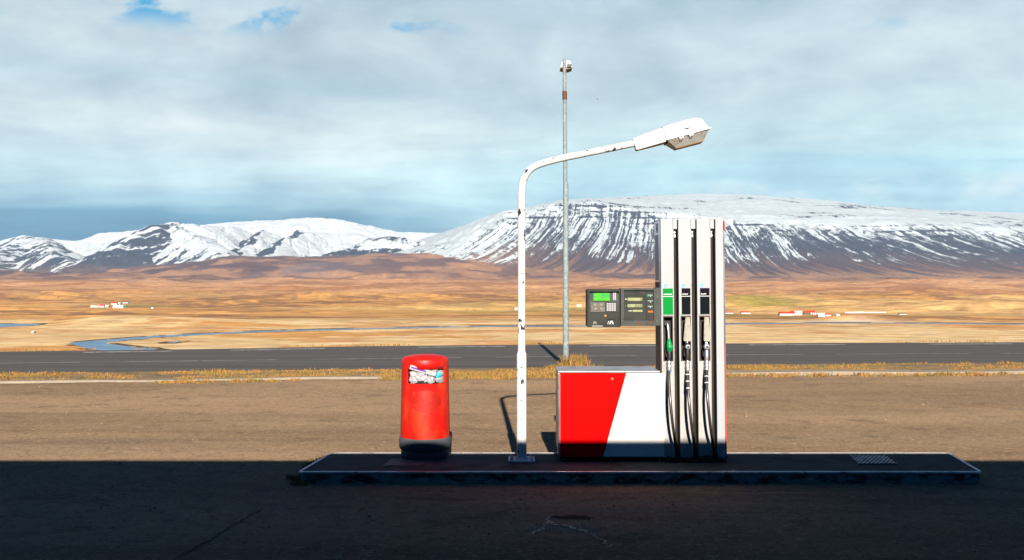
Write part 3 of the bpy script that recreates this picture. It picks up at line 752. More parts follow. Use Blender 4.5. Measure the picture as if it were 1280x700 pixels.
for _ in range(260):      # crest beyond the road
    x = random.uniform(-14, 16); y = float(edge(far_pts, x))+random.uniform(.05, .5)
    if float(fbm(np.array([x/1.6]), np.array([8.1]), 3, 211)[0]) < .50: continue
    spots.append((x, y, 7, .12, random.uniform(.03, .09)))
grass('verge_grass', spots, 'dry golden grass and weeds growing along the verge between road and kerb', 'grass')
grass('grass_tuft', [(PX(x, 20.9), 20.9+random.uniform(-.15, .15), 22, .16, h) for x, h in [(700, .09), (704, .12), (709, .16), (713, .20), (716, .26), (720, .30), (722, .28), (725, .18), (714, .14), (719, .2), (723, .22), (697, .07), (728, .10), (693, .08), (717, .33)]*4],
      'tall golden grass tuft at the foot of the galvanized pole', 'grass tuft', kind=None)
grass('weeds', [(PX(x, D), D, 20, .06, h) for x, D, h in [(378, 9.2, .05), (384, 9.4, .07), (391, 9.7, .08), (399, 9.95, .09), (405, 10.1, .08), (411, 10.2, .07), (374, 9.05, .04), (369, 9.3, .04), (395, 9.8, .09)]*3],
      'brown weeds growing along the left end of the pump island', 'weeds', hi=(.34, .19, .06), lo=(.14, .08, .03))

# ------------------------------------------------------------------ pump island
IZ = .11
isl = empty('pump_island', (1.2, 9.6, 0), 'long low kerbed island with pale steel edging under the fuel pump', 'kerb island')
c0 = [(-1.935, 9.10), (4.247, 9.10), (4.385, 10.11), (-1.82, 10.11)]
def rounded(poly, r, n=5):
    out = []; m_ = len(poly)
    for i, p in enumerate(poly):
        p = Vector(p); a = Vector(poly[i-1])-p; b = Vector(poly[(i+1) % m_])-p; a.normalize(); b.normalize()
        for k in range(n+1):
            t = k/n; q = (p+a*r)*(1-t)**2+p*2*t*(1-t)+(p+b*r)*t*t; out.append((q.x, q.y))
    return out
def inset(poly, d):
    cx = sum(p[0] for p in poly)/len(poly); cy = sum(p[1] for p in poly)/len(poly)
    out = []
    n = len(poly)
    for i, p in enumerate(poly):
        p = Vector(p); a = (Vector(poly[i-1])-p).normalized(); b = (Vector(poly[(i+1) % n])-p).normalized()
        out.append(tuple(p+(a+b)*d/max(.2, abs(a.x*b.y-a.y*b.x))))
    return out
outer = rounded(c0, .05); inner = rounded(inset(c0, .022), .035); inn2 = rounded(inset(c0, .024), .04)
mb = MB(); mb.zprism(rounded(inset(c0, .012), .045), 0, IZ-.03); mb.build('kerb_wall', m_islandside, isl)
mb = MB(); mb.zprism(inner, IZ-.03, IZ-.003); mb.build('slab', m_slab, isl)
n = len(outer); mb = MB()
V = [mb.bm.verts.new((x, y, z)) for z in (IZ-.016, IZ) for x, y in outer]+[mb.bm.verts.new((x, y, z)) for z in (IZ, IZ-.016) for x, y in inn2]
for i in range(n):
    j = (i+1) % n
    for a in range(3): mb.bm.faces.new((V[a*n+i], V[a*n+j], V[(a+1)*n+j], V[(a+1)*n+i]))
    mb.bm.faces.new((V[3*n+i], V[3*n+j], V[j], V[i]))
mb.build('steel_edging', m_edging, isl)
def gi(px, py): D = (EYE-IZ)*F/(py-350); return ((px-640)/F*D, D)
# chequered cover
q = [gi(1073, 580.0), gi(1121, 580.0), gi(1108, 570.2), gi(1061.5, 570.2)]
mb = MB(); mb.zprism(q, IZ-.006, IZ+.003); cov = mb.build('inspection_cover', m_coverdark, isl)
mb = MB(); A, B, C_, D_ = [Vector((*p, 0)) for p in q]
def ip(u_, v_): return (A*(1-u_)+B*u_)*(1-v_)+(D_*(1-u_)+C_*u_)*v_
def bar(p, q_, w=.008, z0=IZ+.003, z1=IZ+.009):
    d = (q_-p).normalized(); nn = Vector((-d.y, d.x, 0))*w/2
    mb.zprism([tuple((p+nn)[:2]), tuple((q_+nn)[:2]), tuple((q_-nn)[:2]), tuple((p-nn)[:2])], z0, z1)
for k in range(-6, 13):
    for sg in (1, -1):
        u0 = k/9; pts = []
        for v_ in np.linspace(0, 1, 21):
            uu = u0+sg*v_*.5
            if 0 <= uu <= 1: pts.append((uu, v_))
        if len(pts) > 2: bar(ip(*pts[0]), ip(*pts[-1]), .009, IZ+.003, IZ+.008+.0004*sg)
mb.build('cover_lattice', m_cover, cov)
q2 = [gi(478, 582), gi(538, 582), gi(545, 573.5), gi(490, 573.5)]
mb = MB(); mb.zprism(q2, IZ-.006, IZ+.002); mb.build('tank_cover', mat('faded cover plate', (.16, .14, .14), .7, layers=[((.07, .065, .065), 9, .45, .6), ((.24, .22, .22), 20, .58, .68)]), isl)
x, y = gi(959, 575.8); mb = MB(); mb.lathe([(.0001, IZ+.001), (.045, IZ+.001), (.05, IZ-.004)], x, y, 20); mb.build('drain_cap', m_grime, isl)

# ------------------------------------------------------------------ litter bin
bx, by, bz = PX(531.5, 9.88), 9.88, IZ
bin_ = empty('litter_bin', (bx, by, bz), 'faded red domed litter bin overflowing with rubbish on the pump island', 'litter bin')
def bh(py, r=.23): return PZ(py, by-r)
seg = 96
zt = [bh(v) for v in (552, 520, 480, 474.2, 468, 462, 455.8, 452)]
prof = [(.242, bh(554)), (.243, zt[0]), (.238, zt[1]), (.232, zt[2]), (.2315, zt[3]), (.231, zt[4]), (.2305, zt[5]), (.230, zt[6]), (.2285, zt[7]), (.222, bh(450)), (.207, bh(448.3)), (.17, bh(446.8)), (.11, bh(445.4)), (.05, bh(444.9)), (.001, bh(444.8))]
def ang(k): return (360.0*(k+.5)/seg-270+180) % 360-180     # 0 = facing camera
def skip(j, k): return 3 <= j <= 5 and -41 < ang(k) < 56
mb = MB(); mb.lathe(prof, bx, by, seg, skip); shell = mb.build('shell', m_binred, bin_, 40)
mo = shell.modifiers.new('thick', 'SOLIDIFY'); mo.thickness = .008; mo.offset = -1
mb = MB(); mb.lathe([(.001, bh(553)), (.2, bh(553)), (.205, bh(480)), (.2, bh(452)), (.001, bh(451))], bx, by, 48); mb.build('liner', m_black, bin_)
# recessed sticker mark, follows the barrel
mb = MB(); rings = []; K_ = 40
cz = bh(502); aw, ah_ = .148, .105
for rr_ in np.linspace(0.02, 1, 9):
    ring = []
    for k in range(K_):
        t = 2*math.pi*k/K_; xx = .022+aw*rr_*math.cos(t); z_ = cz+ah_*rr_*math.sin(t); rad = .2355+(cz-z_)*.03+.003
        ring.append(mb.bm.verts.new((bx+xx, by-math.sqrt(rad*rad-xx*xx), z_)))
    rings.append(ring)
for a, b in zip(rings, rings[1:]):
    for k in range(K_): mb.bm.faces.new((a[k], a[(k+1) % K_], b[(k+1) % K_], b[k]))
mb.build('round_mark', m_binstamp, shell, 40)
mb = MB(); mb.blob((bx+.024, by-.243, bh(551)), (.009, .006, .009), 2, .02); mb.build('rivet', m_silver, bin_, 60)
mb = MB(); mb.lathe([(.2, bh(566)), (.24, bh(565.5)), (.253, bh(563)), (.257, bh(556)), (.255, bh(552)), (.247, bh(549.5)), (.236, bh(549.3))], bx, by, 64); mb.build('collar', m_binbase, bin_, 50)
mb = MB(); mb.lathe([(.001, bz), (.22, bz), (.232, bz+.012), (.236, bz+.06), (.231, bz+.082), (.20, bz+.092), (.20, bz+.12)], bx, by, 64); mb.build('base', m_binbase, bin_, 50)
# litter: things in the bin
def litter(name, build, material, label, cat):
    mb = MB(); build(mb); o = mb.build(name, material, None, 50); tag(o, label, cat, 'rubbish in the red bin'); return o
def lz(v): return PZ(v, by-.21)
def lx(u_): return PX(u_, by-.21)
def ly(p, r_): q_ = lx(p)-bx; return by-math.sqrt(max(.01, .222**2-q_*q_))+r_
litter('plastic_bag', lambda m_: [m_.blob((lx(p), ly(p, .045), lz(q_)), (.050, .04, .047), 3, .2) for p, q_ in ((518, 468), (524, 472), (518, 475), (531, 473), (526, 467), (537, 475))], m_litter_w, 'crumpled white plastic bag at the left of the bin opening', 'plastic bag')
litter('paper_bag', lambda m_: [m_.blob((lx(p), ly(p, .046), lz(q_)), (.045, .04, .042), 3, .12) for p, q_ in ((538, 469), (546, 475), (541, 463), (548, 475), (548, 468))], m_litter_g, 'crumpled pale paper bag in the middle of the bin opening', 'paper bag')
litter('wrapper', lambda m_: m_.blob((lx(546), ly(546, .035), lz(469.5)), (.045, .035, .035), 3, .16), m_cyan, 'crumpled cyan wrapper at the right of the bin opening', 'wrapper')
litter('wrapper', lambda m_: m_.blob((lx(541), ly(541, .045), lz(459)), (.075, .03, .025), 3, .12), m_maroon, 'dark purple wrapper at the top of the bin opening', 'wrapper')
litter('paper_bag', lambda m_: m_.blob((bx+.02, by-.06, lz(467)), (.13, .09, .09), 3, .08), m_litter_g, 'grey paper bag deep behind the other rubbish in the bin', 'paper bag')
cr = empty('milk_carton', (lx(523), by-.19, lz(462)), 'white carton with a purple stripe lying aslant in the bin opening', 'carton')
ca = []
a_ = (lx(512.5), lz(458.6)); b_ = (lx(545), lz(468.0)); dv = Vector((b_[0]-a_[0], b_[1]-a_[1])).normalized(); nv = Vector((-dv.y, dv.x))
def quad(o0, o1, t0=0, t1=1):
    A_ = Vector(a_); B_ = Vector(b_); p0 = A_+(B_-A_)*t0; p1 = A_+(B_-A_)*t1
    return [tuple(p0+nv*o0), tuple(p1+nv*o0), tuple(p1+nv*o1), tuple(p0+nv*o1)]
mb = MB(); mb.prism(quad(-.022, .022), by-.222, by-.17, .004); mb.build('carton_body', m_key, cr)
mb = MB(); mb.prism(quad(-.006, .008, .05, .62), by-.2245, by-.217); mb.build('stripe', m_purple, cr)

# ------------------------------------------------------------------ white street lamp
D0 = 9.66
lamp = empty('street_lamp', (PX(652, D0), D0, IZ), 'chipped white cranked street lamp on the pump island, its head over the pump', 'street lamp')
lxx = PX(652, D0)
mb = MB(); mb.box(lxx-.125, lxx+.125, D0-.12, D0+.12, IZ, IZ+.02, .006); mb.build('base_plate', m_lamp, lamp)
for sx in (-1, 1):
    for sy in (-1, 1):
        mb = MB(); mb.lathe([(.0001, IZ+.05), (.010, IZ+.05), (.010, IZ+.038), (.018, IZ+.036), (.018, IZ+.02)], lxx+sx*.095, D0+sy*.09, 6); mb.build('bolt', m_edging, lamp)
mb = MB(); mb.tube([(lxx, D0, IZ+.02), (lxx, D0, IZ+.04)], [.075, .05], 24); 
mb.tube([(lxx, D0, IZ+.03), (lxx, D0, PZ(443, D0)), (lxx, D0, PZ(441, D0)), (lxx, D0, PZ(438.5, D0))], [.0475, .0465, .042, .035], 32); mb.build('sleeve', m_lamp, lamp, 40)
cp = [(652, 440), (652, 340), (652, 252), (652.3, 240), (653.6, 228), (657.7, 218.2), (664.5, 210.6), (677, 204.6), (704.6, 197.4), (750, 188.2), (796, 178.8)]
pts = smooth_path([(PX(a, D0), D0, PZ(b, D0)) for a, b in cp], 7)
mb = MB(); mb.tube(pts, [.036-.004*min(1, i/len(pts)) for i in range(len(pts))], 24); mb.build('bent_pole', m_lamp, lamp, 40)
for v in (499.5, 522):
    mb = MB(); mb.tube([(lxx-.002, D0-.044, PZ(v, D0)), (lxx-.002, D0-.056, PZ(v, D0))], [.010, .008], 10); mb.build('screw', m_brass, lamp)
# head in its own frame: a along, u up, v depth
ha = R(14.8); A3 = Vector((math.cos(ha), 0, math.sin(ha))); U3 = Vector((-math.sin(ha), 0, math.cos(ha))); V3 = Vector((0, 1, 0))
O3 = Vector((PX(792.6, D0), D0, PZ(180.0, D0)))
def h3(a, u_, v_):
    if u_ > .05: u_ = .05+(u_-.05)*.60
    a *= .955
    return tuple(O3+A3*a+U3*u_+V3*v_)
def loft(mb, secs, close=True):
    rings = [[mb.bm.verts.new(h3(a, u_, v_)) for u_, v_ in sec] for a, sec in secs]; n = len(rings[0])
    for r0, r1 in zip(rings, rings[1:]):
        for k in range(n): mb.bm.faces.new((r0[k], r0[(k+1) % n], r1[(k+1) % n], r1[k]))
    mb.bm.faces.new(rings[0][::-1]); mb.bm.faces.new(rings[-1])
def sect(bot, top, w, r=.35):
    # housing cross-section: flat bottom, rounded top
    return [(bot, -w), (bot+(top-bot)*.45, -w), (bot+(top-bot)*.82, -w*.80), (top, -w*.42), (top, w*.42), (bot+(top-bot)*.82, w*.80), (bot+(top-bot)*.45, w), (bot, w)]
mb = MB(); loft(mb, [(0, sect(-.060, .050, .050)), (.012, sect(-.065, .056, .056)), (.15, sect(-.064, .082, .080)), (.30, sect(-.063, .104, .108))]); neck = mb.build('neck_housing', m_lampneck, lamp, 35)
mb = MB(); loft(mb, [(.005, [(-.0685, -.052), (-.0655, -.052), (-.0655, .052), (-.0685, .052)]), (.295, [(-.0675, -.104), (-.0635, -.104), (-.0635, .104), (-.0675, .104)])]); mb.build('neck_underside', m_lampunder, lamp)
mb = MB(); loft(mb, [(.303, sect(-.045, .108, .114)), (.40, sect(-.043, .122, .135)), (.56, sect(-.043, .128, .143)), (.655, sect(-.043, .118, .138)), (.700, sect(-.043, .078, .125)), (.735, sect(-.043, -.005, .11))]); mb.build('head_housing', m_lampneck, lamp, 35)
mb = MB(); loft(mb, [(.300, [(-.058, -.140), (-.044, -.143), (-.044, .143), (-.058, .140)]), (.66, [(-.058, -.156), (-.044, -.159), (-.044, .159), (-.058, .156)]), (.757, [(-.055, -.125), (-.040, -.128), (-.040, .128), (-.055, .125)])]); mb.build('head_rim', m_lampneck, lamp)
mb = MB(); loft(mb, [(.315, [(-.070, -.125), (-.0585, -.135), (-.0585, .135), (-.070, .125)]), (.385, [(-.150, -.075), (-.0585, -.140), (-.0585, .140), (-.150, .075)]), (.66, [(-.150, -.080), (-.0585, -.148), (-.0585, .148), (-.150, .080)]), (.720, [(-.075, -.10), (-.0585, -.120), (-.0585, .120), (-.075, .10)])]); mb.build('diffuser', m_glass, lamp)
mb = MB(); loft(mb, [(.385, [(-.154, -.078), (-.148, -.080), (-.148, .080), (-.154, .078)]), (.66, [(-.154, -.083), (-.148, -.085), (-.148, .085), (-.154, .083)])]); mb.build('diffuser_frame', m_lampunder, lamp)
mb = MB()
for a in (.305,): mb.tube([h3(a, -.075, -.06), h3(a, -.075, .06)], .010, 8)
mb.build('hinge', m_blackpl, lamp)
for a in (.42, .52):
    mb = MB(); mb.tube([h3(a, -.05, -.163), h3(a+.015, -.075, -.166), h3(a+.035, -.075, -.166), h3(a+.05, -.05, -.163)], .003, 6); mb.build('clip', m_silver, lamp)
mb = MB(); loft(mb, [(.50, [(-.005, -.1475), (.008, -.1475), (.008, -.141), (-.005, -.141)]), (.545, [(-.005, -.1475), (.008, -.1475), (.008, -.141), (-.005, -.141)])]); mb.build('badge', m_termlt, lamp)
mb = MB(); loft(mb, [(.2995, sect(-.062, .107, .1125)), (.3035, sect(-.062, .1085, .1145))]); mb.build('seam', m_blackpl, neck)

# ------------------------------------------------------------------ galvanized pole behind
DP = 21.3
px0 = PX(707.2, DP)
pole = empty('light_pole', (px0, DP, 0), 'tall galvanized pole with a floodlight on top, beside the road', 'light pole')
def pz(v): return PZ(v, DP)
mb = MB(); mb.tube([(px0, DP, 0), (px0, DP, pz(231)), (px0, DP, pz(228.5))], [.064, .056, .045], 24)
mb.tube([(px0-.01, DP, pz(229)), (px0-.022, DP, pz(124))], [.043, .041], 20); mb.build('pole', m_galv, pole, 40)
mb = MB(); mb.tube([(px0-.022, DP, pz(124.5)), (px0-.024, DP, pz(114))], .050, 20); mb.build('rust_collar', m_galvrust, pole, 40)
mb = MB(); mb.tube([(px0-.024, DP, pz(114.5)), (px0-.026, DP, pz(74)), (px0-.026, DP, pz(73.3))], [.040, .036, .02], 20); mb.build('top_tube', m_galv, pole, 40)
fx = px0+.01
mb = MB(); mb.prism([(fx-.115, pz(83.8)), (fx+.12, pz(84.2)), (fx+.10, pz(76)), (fx+.05, pz(74.8)), (fx-.06, pz(75)), (fx-.09, pz(77))], DP+.05, DP+.415, .012); fl = mb.build('floodlight_housing', m_lampneck, pole)
mb = MB(); mb.prism([(fx-.13, pz(83.6)), (fx+.14, pz(83.8)), (fx+.11, pz(84.6)), (fx+.05, pz(85.9)), (fx-.03, pz(85.9)), (fx-.10, pz(84.7))], DP+.045, DP+.42, .01); mb.build('floodlight_glass', m_lampunder, pole)
mb = MB(); mb.box(px0+.03, px0+.12, DP+.02, DP+.10, pz(83.6), pz(79.5), .008); mb.build('bracket', m_blackpl, pole)

# ------------------------------------------------------------------ fuel pump
FY = 9.62
pump = empty('fuel_pump', (PX(864), FY+.19, IZ), 'tall pale grey fuel pump with three nozzles standing on the island', 'fuel pump')
top, bot = 273.6, 576.8
mb = MB(); mb.pbox(826.5, 903.2, 275.5, bot-.5, FY+.10, FY+.37); mb.build('core', m_black, pump)
mb = MB(); mb.pbox(824.9, 826.4, top+.6, bot, FY+.03, FY+.38, .003); sdl = mb.build('side_panel', m_side, pump)
mb = MB(); mb.pbox(903.9, 905.9, top+2, bot, FY+.02, FY+.38, .003); sdr = mb.build('side_panel', m_side, pump)
mb = MB(); mb.pbox(905.0, 906.15, 430, bot-3, FY+.018, FY+.3, .001); mb.build('red_edge_strip', m_hred, sdr)
mb = MB(); mb.pbox(904.2, 906.3, 277, 288, FY+.016, FY+.2, .001); mb.build('red_band', m_red, sdr)
mb = MB(); mb.pbox(824.9, 905.9, 272.9, 274.6, FY+.02, FY+.38, .003); mb.build('top_cap', m_panel, pump)
text('N1', 'side_logo', .14, (PX(824.9)-.0015, FY+.19, PZ(290)), (R(90), 0, R(-90)), m_red, sdl)
mb = MB(); mb.pbox(824.7, 824.95, 292, 350, FY+.12, FY+.34); mb.build('blue_patch', mat('blue side film', (.12, .25, .38), .4, .3), sdl)
mb = MB(); mb.pbox(824.7, 824.95, 352, 463, FY+.06, FY+.36); mb.build('brown_reflection', m_rust_reflect, sdl)  # brown reflection in the stainless side, put into the colour
cols = [(825.5, 841.0, 'g'), (847.6, 863.2, 'k2'), (870.6, 887.2, 'k3')]
for (a, b, kd) in cols:
    ia, ib = a+1.9, b-.9      # boot opening
    mb = MB(); mb.pbox(a, b, top, 393.6, FY, FY+.12, .004); up = mb.build('column_panel', m_panel, pump)
    mb = MB(); mb.hole_plate(PX(a), PX(b), PZ(451.6), PZ(393.7), PX(ia), PX(ib), PZ(451.0), PZ(394.6), FY+.002, FY+.12); mb.build('boot_surround', m_panel, pump)
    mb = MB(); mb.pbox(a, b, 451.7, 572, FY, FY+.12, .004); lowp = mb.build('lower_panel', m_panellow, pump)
    mb = MB(); mb.hole_plate(PX(ia+.05), PX(ib-.05), PZ(450.9), PZ(394.7), PX(ia+1.1), PX(ib-1.1), PZ(450.5), PZ(396.0), FY-.004, FY+.10); mb.build('boot_frame', m_boot, pump)
    mb = MB(); mb.pbox(ia+1.1, ib-1.1, 396.0, 450.5, FY+.075, FY+.095); mb.build('boot_back', m_blackpl, pump)
    # blue outline mark
    q0 = a+4.0; sq = [(q0, 355), (q0+3.9, 355), (q0+3.9, 359.2), (q0, 359.2)]
    mb = MB(); mb.hole_plate(PX(q0), PX(q0+3.6), PZ(359.0), PZ(355.0), PX(q0+.8), PX(q0+2.8), PZ(358.2), PZ(355.8), FY-.0015, FY+.001); mb.build('blue_mark', m_bluemark, pump)
    la, lb = (827.6, 840.2) if kd == 'g' else (a+3.4, b-1.2)
    mb = MB(); mb.pbox(la, lb, 360.2, 369.8, FY-.0015, FY+.001); l1 = mb.build('grade_label', m_green if kd == 'g' else m_navy2, pump)
    mb = MB(); mb.pbox(la, lb, 370.7, 392.8, FY-.0015, FY+.001); mb.build('grade_label', m_green if kd == 'g' else m_navy, pump)
    mb = MB(); mb.pbox(la-.05, lb+.05, 369.85, 370.65, FY-.0012, FY+.001); mb.build('label_gap', m_whiteprint, l1)
    mb = MB(); x_ = la+1.0
    for wd in ((1.3, 1.0, 1.4, 1.1, 1.2, .9, 1.3) if kd == 'g' else (1.2, 1.0, 1.1, 1.3, .9)):
        mb.pbox(x_, x_+wd, 367.0 if random.random() < .5 else 366.7, 368.2, FY-.003, FY-.0016); x_ += wd+.3
    mb.build('label_print', m_whiteprint, l1)
mb = MB(); mb.pbox(894.0, 903.7, top, 573, FY, FY+.12, .004); mb.build('corner_panel', m_panel, pump)
# dark slots with plates, hoses and fittings
for (a, b) in ((841.0, 847.6), (863.2, 870.6), (887.2, 894.0)):
    mb = MB(); mb.pbox(a+.3, b-1.4, top+1.2, 286.0, FY+.006, FY+.10, .002); mb.build('slot_plate', m_panel, pump)
    mb = MB(); mb.pbox(a+.02, a+.55, 286.5, 572, FY+.004, FY+.10); mb.build('slot_trim', m_silver, pump)
    xh = PX(a+2.9); mb = MB(); mb.tube([(xh, FY+.05, PZ(z_)) for z_ in (296, 400, 500, 572)], .0125, 12); hz = mb.build('retractor_hose', m_hosein, pump, 60)
    mb = MB(); mb.tube([(xh, FY+.045, PZ(z_)) for z_ in (288.5, 289.5, 291, 291.6, 293, 293.6, 296.5)], [.009, .0135, .0135, .011, .011, .0145, .0135], 14); mb.build('hose_fitting', m_silver, hz, 40)
# floor grime at the foot
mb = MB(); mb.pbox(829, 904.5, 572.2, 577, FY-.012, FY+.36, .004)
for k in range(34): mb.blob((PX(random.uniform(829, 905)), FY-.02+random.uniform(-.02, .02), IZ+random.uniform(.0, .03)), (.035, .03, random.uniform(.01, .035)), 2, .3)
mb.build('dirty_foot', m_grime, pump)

def hose(pts, r=.0140): 
    return smooth_path([(PX(a, FY+y), FY+y, PZ(b, FY+y)) for a, b, y in pts], 8), r
pump.location.x += .023; pump.rotation_euler = (0, -.0099, 0)     # the pump leans a touch
def nozzle(x, kd):
    T = lambda lst, seg=16: [(PX(a), FY+y, PZ(b)) for a, b, y in lst]
    nz = empty('fuel_nozzle', (PX(x), FY, PZ(450)), {'g': 'green sleeved nozzle with black hose, left one of the pump',
        'k2': 'black bodied nozzle with cream flap, middle one of the pump', 'k3': 'silver bodied nozzle with cream flap, right one of the pump'}[kd], 'fuel nozzle', 'nozzles hanging on the pump')
    if kd == 'g':
        mb = MB(); mb.tube(smooth_path(T([(832.9, 406.5, .035), (833.4, 403.6, .03), (834.6, 405, .015), (835.3, 411, .0), (835.9, 425, -.01)]), 5), [.010]*10+[.0125]*11, 14); mb.build('spout', m_silver, nz, 60)
        mb = MB(); mb.tube(T([(835.9, 423.5, -.015), (836.0, 427, -.02), (836.3, 432, -.03), (836.4, 437, -.03), (836.3, 439.5, -.02)]), [.014, .021, .029, .030, .018], 18); mb.build('sleeve', m_greenpl, nz, 60)
        mb = MB(); mb.blob((PX(836.4), FY-.052, PZ(433.5)), (.028, .018, .028), 3, .0); mb.build('knob', m_greenpl, nz, 60)
        mb = MB(); mb.tube(T([(836.3, 438, -.02), (836.2, 444, -.03), (836.0, 451, -.03)]), [.020, .022, .019], 16); mb.build('body', m_blackpl, nz, 60)
        lev = [(833.5, 437), (832.6, 444), (833.4, 450)]
        hp, r_ = hose([(835.8, 460, -.035), (836.4, 480, -.10), (838.2, 505, -.165), (841.4, 535, -.17), (845.4, 560, -.09), (848.5, 574, .03)])
        sw = (450.5, 463.5)
    else:
        dxx = x
        cx_ = x+.0
        if kd == 'k2': poly = [(x-2.6, 396.2), (x+2.6, 396.2), (x+4.8, 424.5), (x+3.8, 426.6), (x-4.2, 426.6), (x-5.2, 424.5)]
        else: poly = [(x-3.0, 396.0), (x+2.6, 396.0), (x+5.2, 424.5), (x+4.4, 426.8), (x-3.0, 426.8), (x-3.6, 424.5)]
        mb = MB(); mb.prism([(PX(a), PZ(b)) for a, b in poly], FY-.035, FY-.018, .004); mb.build('flap', m_flap, nz)
        mb = MB(); mb.tube(T([(x, 400, .03), (x, 424, .005), (x, 432, -.01)]), [.012, .014, .018], 14); mb.build('spout', m_silver, nz, 60)
        body = m_blackpl if kd == 'k2' else m_silver
        mb = MB(); mb.tube(T([(x, 428, -.01), (x, 436, -.02), (x, 443, -.03), (x-.2, 451, -.03)]), [.016, .020, .0225, .019], 18); mb.build('body', body, nz, 60)
        kr = .0265 if kd == 'k2' else .0305
        mb = MB(); mb.tube([(PX(x), FY-.03, PZ(433.3)), (PX(x), FY-.05, PZ(433.3)), (PX(x), FY-.056, PZ(433.3)), (PX(x), FY-.0565, PZ(433.3))], [kr, kr, kr*.72, kr*.5], 24); kn = mb.build('knob', m_silver, nz, 30)
        mb = MB(); mb.tube([(PX(x), FY-.0566, PZ(433.3)), (PX(x), FY-.062, PZ(433.3))], [kr*.40, kr*.32], 12); mb.build('knob_cap', m_termlt if kd == 'k3' else m_blackpl, kn, 30)
        x2, x3 = (859.6, 860.4) if kd == 'k2' else (882.6, 883.2)
        if kd == 'k2': hp, r_ = hose([(859.2, 462, -.035), (859.8, 482, -.10), (861.8, 507, -.165), (865.2, 537, -.17), (869.0, 561, -.09), (871.4, 574, .03)]); bk = (466, 489)
        else: hp, r_ = hose([(882.7, 460, -.035), (883.2, 478, -.10), (884.8, 502, -.165), (888.0, 533, -.17), (892.0, 560, -.09), (894.8, 574, .03)]); bk = (460.5, 481)
        sw = (450, 464)
    # lever guard
    mb = MB(); gx0 = x-3.4
    mb.tube(smooth_path(T([(x-1.5, 429, .0), (gx0, 434, .005), (gx0-.3, 442, .0), (x-1.2, 450, -.02)]), 5), .0045, 8); mb.build('lever_guard', m_blackpl, nz, 60)
    hs = MB().tube(hp, r_, 14).build('hose', m_hose, nz, 60)
    xs_ = x-.2; n0, n1 = sw
    zs_ = np.linspace(n0, n1, 9); rr2 = [.017, .0215, .0215, .018, .021, .021, .0185, .0205, .016]
    mb = MB(); mb.tube([(PX(xs_-.02*i), FY-.03-.002*i, PZ(z_)) for i, z_ in enumerate(zs_)], rr2, 18); mb.build('swivel', m_silver, nz, 40)
    if kd == 'g':
        mb = MB(); mb.tube([(PX(835.9), FY-.038, PZ(461)), (PX(836.0), FY-.040, PZ(464.8))], .0195, 14); mb.build('blue_ring', mat('blue ring plastic', (.06, .26, .42), .4), nz, 40)
    else:
        def at(z_):
            best = min(hp, key=lambda p: abs(p.z-PZ(z_, p.y))); return tuple(best)
        mb = MB(); mb.tube([at(bk[0]), at((bk[0]+bk[1])/2), at(bk[1])], [.0185, .0190, .017], 16); br = mb.build('breakaway', m_blackpl, nz, 40)
        for z_ in (bk[0]+.8, (bk[0]*.5+bk[1]*.5), bk[1]-3.5):
            mb = MB(); p_ = Vector(at(z_)); mb.tube([p_, p_-Vector((0, .003, .009))], .0198, 16); mb.build('white_ring', m_whiteprint, br, 40)
nozzle(836.0, 'g'); nozzle(858.9, 'k2'); nozzle(882.6, 'k3')

# ------------------------------------------------------------------ low cabinet
CY = FY; CB = FY+.52
cab = empty('pump_cabinet', (PX(764), FY+.26, IZ), 'low red and white steel cabinet with a diagonal colour split left of the pump', 'cabinet')
mb = MB(); mb.prism([(PX(699.8), PZ(570.6)), (PX(824.2), PZ(570.6)), (PX(824.2), PZ(466.8)), (PX(699.8), PZ(466.8))], CY+.006, CB, .006); mb.build('casing', m_panel, cab)
fz0, fz1 = PZ(570.8), PZ(466.4)
def fx_(v): return PX(783.0+(754.0-783.0)*(v-466.4)/(570.8-466.4))
mb = MB(); mb.prism([(PX(700.2), fz0), (fx_(570.8)-.001, fz0), (fx_(466.4)-.001, fz1), (PX(700.2), fz1)], CY, CY+.007, .0015); mb.build('red_front', m_red, cab)
mb = MB(); mb.prism([(fx_(570.8)+.001, fz0), (PX(830.6), fz0), (PX(830.6), fz1), (fx_(466.4)+.001, fz1)], CY-.0012, CY+.007, .0015); mb.build('white_front', m_white, cab)
mb = MB(); mb.pbox(697.3, 700.0, 467, 570.6, CY+.012, CY+.05, .003); mb.build('corner_trim', m_side, cab)
mb = MB(); mb.box(PX(697.6), PX(699.7), CY+.052, CB-.01, PZ(563), PZ(468), .004); mb.build('side_cover', m_red, cab)
mb = MB(); mb.box(PX(697.2), PX(825.5), CY-.004, CB+.01, PZ(466.2), PZ(463.7), .008); mb.build('top_cover', mat('pale lilac grey top', (.33, .32, .35), .35, .3, layers=[((.24, .22, .25), 4, .45, .66)]), cab)
mb = MB(); mb.pbox(699.8, 829.6, 571.2, 579.6, CY+.012, CB-.02, .003); mb.box(PX(699.8), PX(829.6), CY+.012, CB-.02, IZ-.004, PZ(571.4)); mb.build('plinth', m_galv, cab)
for p in (706, 764, 825):
    mb = MB(); mb.tube([(PX(p), CY+.013, PZ(574.5)), (PX(p), CY+.004, PZ(574.5))], .007, 8); mb.build('screw', m_edging, cab)
mb = MB(); mb.tube([(PX(765.2), CY+.001, PZ(473.6)), (PX(765.2), CY-.010, PZ(473.6))], [.013, .011], 16); lk = mb.build('lock', m_brass, cab, 40)

